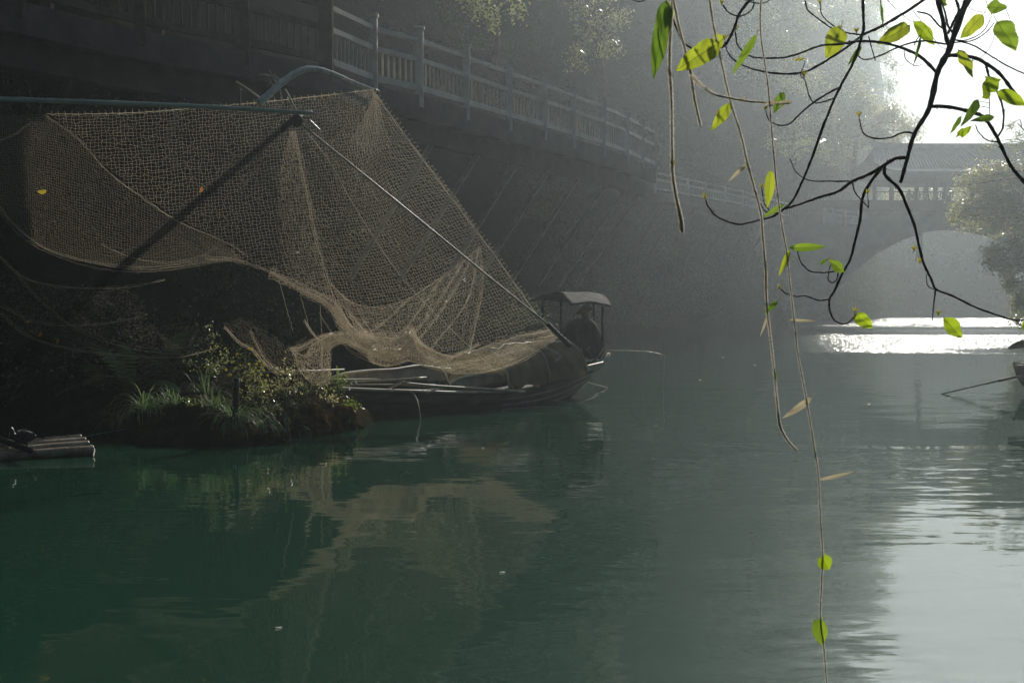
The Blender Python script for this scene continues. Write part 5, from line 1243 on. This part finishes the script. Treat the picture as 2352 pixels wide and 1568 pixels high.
br = empty("tree_branch", NP(1910, 290, 2.75), "thick dark broken-ended branch with leafy twigs hanging in from above the river", "branch", "branches overhanging the water")
DM = 2.75
twig([(2040, -30), (1990, 60), (1910, 290), (1840, 430), (1790, 640), (1700, 800), (1660, 940), (1620, 1085)], 21, 9, DM, DM, br, "limb")
twig([(1830, -30), (1868, 110), (1890, 220), (1912, 295)], 13, 12, DM - .03, DM, br, "limb")
twig([(1845, -30), (1880, 60), (1900, 150), (1930, 195)], 5, 7, DM, DM, br)
TW = [
 ([(1900, 265), (1750, 245), (1620, 275), (1500, 330), (1410, 355), (1365, 330)], 6, 3, 0, -.05),
 ([(1838, 435), (1740, 340), (1640, 290), (1520, 255), (1400, 245), (1330, 250), (1270, 262), (1150, 272), (1040, 310), (940, 340), (800, 345), (720, 330), (655, 270), (640, 190)], 9, 3.5, 0, -.2),
 ([(1770, -10), (1640, 80), (1480, 170), (1400, 205), (1330, 260), (1180, 360), (1040, 430), (900, 437), (760, 415), (650, 370), (595, 310), (578, 250)], 9, 3.5, .05, -.1),
 ([(1645, 935), (1590, 940), (1530, 975), (1440, 1030), (1335, 1075), (1250, 1135), (1150, 1165), (1040, 1205), (930, 1240)], 12, 5, 0, -.12),
 ([(1338, 1075), (1200, 1075), (1080, 1070), (1000, 1020), (960, 935)], 5, 2.5, -.05, -.1),
 ([(1505, 1000), (1450, 1070), (1395, 1170), (1380, 1300), (1350, 1430), (1320, 1540), (1270, 1630), (1230, 1720), (1198, 1775), (1200, 1840), (1230, 1900), (1290, 1922), (1335, 1890), (1352, 1865)], 9, 4, 0, .05),
 ([(1525, 985), (1530, 1040), (1610, 1120), (1660, 1230), (1700, 1330), (1730, 1460), (1760, 1570), (1800, 1650), (1830, 1715), (1930, 1755), (2060, 1820), (2200, 1870), (2290, 1897), (2400, 1895)], 10, 4.5, 0, .1),
 ([(1828, 1712), (1820, 1780), (1808, 1900)], 5, 3, .03, .03),
 ([(1815, 1715), (1780, 1690), (1772, 1625)], 3.5, 2.5, .03, .0),
 ([(1335, 1085), (1350, 1140), (1400, 1200), (1432, 1232)], 4.5, 3, -.05, -.08),
 ([(1432, 1230), (1425, 1160)], 3, 2, -.08, -.08),
 ([(1697, 792), (1640, 785), (1560, 815), (1470, 822), (1400, 790), (1375, 705)], 5.5, 3.5, 0, -.1),
 ([(1196, 1775), (1130, 1780), (1060, 1755), (1000, 1757), (940, 1740), (910, 1715)], 5, 3, .04, -.02),
 ([(1265, 1600), (1180, 1615), (1090, 1610), (1040, 1570), (1015, 1520), (1010, 1480)], 4.5, 3, .03, -.03),
 ([(1252, 1605), (1240, 1660), (1210, 1675), (1190, 1650), (1200, 1590), (1210, 1560)], 4, 2.5, .03, 0),
 ([(1905, 330), (1980, 330), (2060, 345), (2130, 380), (2210, 440), (2280, 530), (2380, 650)], 12, 9, 0, .05),
 ([(2125, 382), (2150, 470), (2200, 560), (2230, 660), (2225, 760), (2195, 812)], 7, 5, .02, .02),
 ([(1795, 632), (1870, 632), (1960, 645), (2050, 668), (2110, 692), (2140, 730), (2190, 810), (2250, 940), (2300, 1020), (2400, 1130)], 11, 9, 0, .05),
 ([(1935, 235), (2050, 270), (2150, 330), (2250, 390), (2380, 450)], 4.5, 4, 0, .05),
 ([(1195, 160), (1250, 185), (1330, 200), (1392, 210)], 4, 5, 0, 0),
 ([(1050, -10), (1070, 60), (1130, 110), (1195, 160)], 4.5, 4, 0, 0),
 ([(1145, 30), (1150, 80), (1180, 120), (1260, 185)], 3, 3.5, .03, 0),
 ([(1500, -10), (1505, 90), (1520, 165)], 3, 2.5, 0, 0),
 ([(1720, 70), (1790, 90), (1850, 155), (1895, 182)], 5, 5, 0, 0),
 ([(1430, 215), (1450, 290), (1470, 360)], 3.5, 3, 0, 0),
 ([(1925, 235), (2000, 240), (2080, 210), (2130, 160), (2160, 95)], 4, 2, 0, -.05),
 ([(1930, 255), (2050, 240), (2130, 190), (2175, 135)], 4, 2.5, 0, -.05),
 ([(2200, 845), (2130, 830), (2080, 780), (2065, 740)], 4, 2.5, 0, 0),
 ([(2145, 555), (2150, 690)], 3, 2, 0, 0), ([(1640, 300), (1650, 350), (1700, 390), (1745, 385)], 3, 2, 0, 0),
 ([(1700, 270), (1720, 230), (1740, 210)], 3, 3, 0, 0),
 ([(2120, -10), (2135, 30), (2160, 90)], 2.2, 2, 0, 0), ([(2240, 40), (2270, 120), (2290, 140)], 2, 1.6, 0, 0), ([(1690, 60), (1760, 150), (1840, 260), (1900, 300)], 1.8, 1.5, 0, 0), ([(1960, -10), (2050, 60), (2130, 75)], 2, 1.6, 0, 0),
 ([(2185, 150), (2165, 250), (2110, 330), (2030, 370)], 1.6, 1.4, 0, 0), ([(2085, 600), (2145, 612)], 1.6, 1.4, 0, 0), ([(2085, 628), (2145, 640)], 1.6, 1.4, 0, 0), ([(1540, 0), (1600, 60), (1680, 130)], 2, 1.6, 0, 0), ([(1945, -10), (1965, 60), (1940, 120), (1900, 200)], 8, 8, 0, 0)]
for pts, r0, r1, a, b in TW: twig(pts, r0, r1, DM + a, DM + b, br)
for x, y, dz in ((643, 165, -.2), (575, 222, -.1), (1425, 1138, -.08), (1375, 678, -.1), (903, 1702, -.02), (1143, 15, .03), (1352, 840, 0), (1700, 1475 - 0, .05), (1735, 1545, .06), (1845, 1855, .05), (1358, 180, 0), (1260, 165, 0), (745, 1075, -.2), (797, 1105, -.2), (1210, 1550, 0)):
    if (x, y) == (1352, 840): y = 1838
    bud(x, y, DM + dz, br, 34)
LV = [((1265, 165), (1180, 345), 125, F_green, 0, .15), ((1675, 150), (1485, 260), 95, F_green, 0, .2), ((1700, 130), (1825, 270), 82, F_green, 0, .2),
      ((2110, 90), (1975, 230), 85, F_green, 0, .2), ((2190, 130), (2310, 300), 130, F_green, 0, .15), ((2130, 45), (2255, 45), 75, F_green, 0, .2), ((1960, 300), (2050, 450), 68, F_green, 0, .2),
      ((2150, 560), (2125, 455), 140, F_green, .4, .1), ((2195, 545), (2370, 625), 82, F_green, 0, .2), ((2085, 590), (1990, 740), 55, F_dark, 0, .3), ((1980, 690), (1915, 795), 28, F_dark, 0, .3),
      ((2035, 755), (1945, 815), 48, F_green, 0, .2), ((2175, 695), (2043, 715), 42, F_dark, 0, .3), ((1205, 1552), (1288, 1618), 62, F_green, .2, .15), ((1192, 1535), (1128, 1572), 20, F_dark, 0, .3),
      ((1352, 1868), (1455, 1945), 84, F_green, .3, .1), ((1878, 1890), (1985, 2003), 92, F_green, .2, .1), ((2385, 1850), (2350, 1965), 60, F_green, 0, .1), ((1385, 280), (1310, 385), 32, F_dark, 0, .3),
      ((1045, 350), (983, 358), 20, F_yellow, 0, .2), ((1840, -25), (1900, 35), 60, F_green, 0, .2), ((1740, 218), (1702, 385), 20, F_dark, 0, .4), ((1505, 20), (1520, 165), 14, F_dark, 0, .4)]
for b, t, w_, m_, hh, cu in LV: leaf_obj(b, t, w_, DM - .02 + random.uniform(-.03, .03), m_, br, cu * .6, hh, random.uniform(-.05, .05), wave=random.uniform(.03, .12))

b2 = empty("tree_branch", NP(1395, 100, 2.6), "slim dark branch running from the top down to an upward curling yellow budded tip", "branch", "branches overhanging the water")
twig([(1395, -40), (1400, 120), (1395, 200), (1340, 370), (1260, 520), (1180, 700), (1100, 920), (1040, 1070), (980, 1190), (920, 1245), (860, 1285), (780, 1305), (660, 1330), (540, 1290), (480, 1225), (465, 1190)], 9, 4, 2.62, 2.55, b2, "limb")
twig([(1265, 515), (1180, 560), (1110, 605), (1040, 660), (960, 735), (890, 740), (840, 710), (820, 655)], 6, 3, 2.6, 2.55, b2)
twig([(1232, 580), (1160, 605), (1105, 608), (1075, 560), (1060, 500), (1050, 470)], 4.5, 3, 2.6, 2.55, b2)
twig([(1050, 470), (1030, 455), (1030, 430), (1050, 380), (1052, 360)], 3, 2, 2.55, 2.55, b2)
twig([(900, 1262), (850, 1265), (820, 1255), (800, 1230), (780, 1190), (745, 1100)], 4, 3, 2.55, 2.5, b2)
twig([(840, 1250), (810, 1200), (797, 1120)], 3, 2.5, 2.55, 2.5, b2)
bud(460, 1163, 2.55, b2, 40); bud(1047, 440, 2.55, b2, 40); bud(820, 640, 2.55, b2, 26)
leaf_obj((850, 1010), (830, 1235), 62, 2.5, F_green, b2, .1); leaf_obj((930, 1212), (798, 1292), 30, 2.5, F_green, b2, .1)
leaf_obj((925, 548), (868, 672), 60, 2.45, F_dark, b2, .2, wave=.1)
b3 = empty("tree_branch", NP(660, 90, 2.5), "short dark looping twig high up between the first hanging vines", "branch", "branches overhanging the water")
twig([(765, -30), (710, 20), (660, 90), (640, 150), (610, 220), (570, 275), (500, 292), (420, 297), (370, 280), (330, 250), (300, 190), (270, 110), (262, 40)], 9, 4.5, 2.5, 2.4, b3, "limb")
twig([(565, 30), (600, 75), (660, 97), (720, 75), (750, 30), (738, -15)], 4, 4, 2.5, 2.5, b3); twig([(855, -15), (820, 15), (760, 20), (690, 0)], 3.5, 3, 2.5, 2.5, b3)
twig([(20, -5), (60, 10), (90, 8), (130, -12)], 3, 3, 2.5, 2.5, b3)
bud(560, 15, 2.5, b3, 30)

def fuzz(mb, L, rad, n, length):
    for _ in range(n):
        i = random.randrange(1, len(L) - 1); t = random.random(); p = Vector(L[i]).lerp(Vector(L[i - 1]), t); a = random.uniform(0, 2 * math.pi); d = Vector((math.cos(a), math.sin(a) * .6, random.uniform(-.6, .6))).normalized(); s = Vector((0, 0, 1)) * .00045
        e = p + d * (rad + length * random.uniform(.5, 1.2)); mb.add([p + d * rad * .8 - s, p + d * rad * .8 + s, e], [(0, 1, 2)])
def vine(name, pts, r0, r1, D, label, extra=None, hairs=700, hl=.0022, thick_hair=1.0):
    root = empty(name, NP(*pts[0], D), label, "vine", "hanging vines")
    o = twig(pts, r0 * .46, r1 * .46, D, D, root, "stem", M_vine, 7, True)
    pp = [(*z3(x, y), D) for x, y in pts]; L = PV(catmull(pp, 10)); mb = MB(); fuzz(mb, L, r0 * .38725 * D / FPX * .42, int(hairs * 1.8), hl); mb.obj("fuzz", M_fuzz, o)
    return root
v1 = vine("hanging_vine", [(268, -20), (255, 200), (250, 400), (262, 600), (265, 900), (270, 1050), (295, 1200), (318, 1300), (325, 1385)], 6.5, 6, 2.3, "fuzzy pale vine hanging straight down to a frayed tip above the walkway", hairs=5000, hl=.004)
for k in range(16):
    a = random.uniform(-1, 1); leaf_obj((312 + a * 6, 1230 + k * 9), (312 + a * 6 + random.choice((-1, 1)) * random.uniform(8, 22), 1250 + k * 9 - random.uniform(-20, 30)), 15, 2.3, F_pale, v1, .2, name="leaflet")
leaf_obj((232, 0), (155, 465), 105, 2.3, F_dark, v1, .15, wave=.12); leaf_obj((262, 10), (238, 150), 60, 2.32, F_green, v1, .1)
bud(268, 965, 2.3, v1, 34)
v2 = vine("hanging_vine", [(268, -20), (310, 180), (360, 360), (380, 470), (400, 600), (435, 755)], 8, 6, 2.28, "brown vine ending in a blunt tip with a fuzzy side shoot reaching right", hairs=2600, hl=.003)
twig([(380, 445), (430, 500), (520, 560), (620, 585), (720, 602), (830, 610), (960, 614)], 6, 4, 2.28, 2.2, v2, "side_shoot", M_vine)
mb = MB(); fuzz(mb, PV(catmull([(*z3(x, y), 2.25) for x, y in [(380, 445), (430, 500), (520, 560), (620, 585), (720, 602), (830, 610), (960, 614)]], 10)), .0016, 1800, .004); mb.obj("fuzz", M_fuzz, v2)
for k in range(12): leaf_obj((815 + k * 12, 612), (840 + k * 12 + random.uniform(-5, 15), 612 + random.uniform(-24, 28)), 15, 2.2, F_pale, v2, .2, name="leaflet")
leaf_obj((665, 590), (705, 572), 12, 2.25, F_pale, v2, .2, name="leaflet")
leaf_obj((545, 255), (288, 418), 135, 2.27, F_green, v2, .12, wave=.10); leaf_obj((520, 205), (560, 285), 62, 2.33, F_green, v2, .1, .3)
v3 = vine("hanging_vine", [(485, -20), (510, 150), (560, 380), (610, 600), (670, 790), (710, 960), (745, 1090), (790, 1260), (805, 1430), (820, 1600), (822, 1700), (830, 1850), (860, 2100), (888, 2390), (900, 2500), (910, 2540), (950, 2611), (1010, 2676)], 5.5, 5, 2.3, "long vine hanging in a gentle curve and ending just above the water's middle", hairs=8000, hl=.003)
leaf_obj((610, 615), (494, 778), 68, 2.3, F_green, v3, .1, wave=.08); leaf_obj((715, 965), (597, 1078), 24, 2.3, F_pale, v3, .2); leaf_obj((890, 1785), (808, 1862), 32, 2.3, F_dark, v3, .2); leaf_obj((832, 1868), (788, 1998), 16, 2.3, F_pale, v3, .2)
leaf_obj((875, 2200), (885, 2255), 14, 2.3, F_dark, v3, .2)
v4 = vine("hanging_vine", [(792, -20), (790, 200), (830, 480), (850, 700), (870, 950), (885, 1100), (910, 1300), (945, 1500), (965, 1690), (990, 1910), (1010, 2090), (1050, 2310), (1082, 2490), (1110, 2661), (1135, 2841), (1145, 3081), (1158, 3281), (1150, 3481), (1145, 3671), (1165, 3841), (1183, 4070)], 5.5, 6, 2.2, "longest thin vine hanging past the bottom of the view with two heart shaped leaves", hairs=8000, hl=.002)
leaf_obj((768, 205), (618, 445), 46, 2.25, F_green, v4, .1)
leaf_obj((965, 1470), (1183, 1462), 50, 2.2, F_green, v4, .3); leaf_obj((962, 1480), (900, 1638), 36, 2.2, F_green, v4, .3); leaf_obj((958, 1898), (1130, 1905), 18, 2.2, F_pale, v4, .5); leaf_obj((1095, 2357), (923, 2482), 42, 2.2, F_pale, v4, .3)
leaf_obj((1138, 2845), (1357, 2796), 22, 2.2, F_pale, v4, .3); leaf_obj((1150, 3300), (1196, 3378), 92, 2.2, F_green, v4, .1, .9); leaf_obj((1128, 3675), (1156, 3828), 92, 2.2, F_green, v4, .1, .9)

# ------------------------------------------------------------------ river haze
def haze():
    mb = MB(); mb.box((30, 117, 39.4), (182, 290, 82.4)); m = bpy.data.materials.new("haze"); m.use_nodes = True; t = m.node_tree; t.nodes.clear()
    v = t.nodes.new('ShaderNodeVolumePrincipled'); v.inputs['Color'].default_value = (0.83, 0.945, 1.0, 1); v.inputs['Density'].default_value = HAZE_DENSITY; v.inputs['Anisotropy'].default_value = HAZE_G
    o = t.nodes.new('ShaderNodeOutputMaterial'); t.links.new(v.outputs[0], o.inputs['Volume']); ob = mb.obj("haze", m); tag(ob, "thin blue grey morning haze filling the whole gorge", "haze", None, "stuff")
haze()
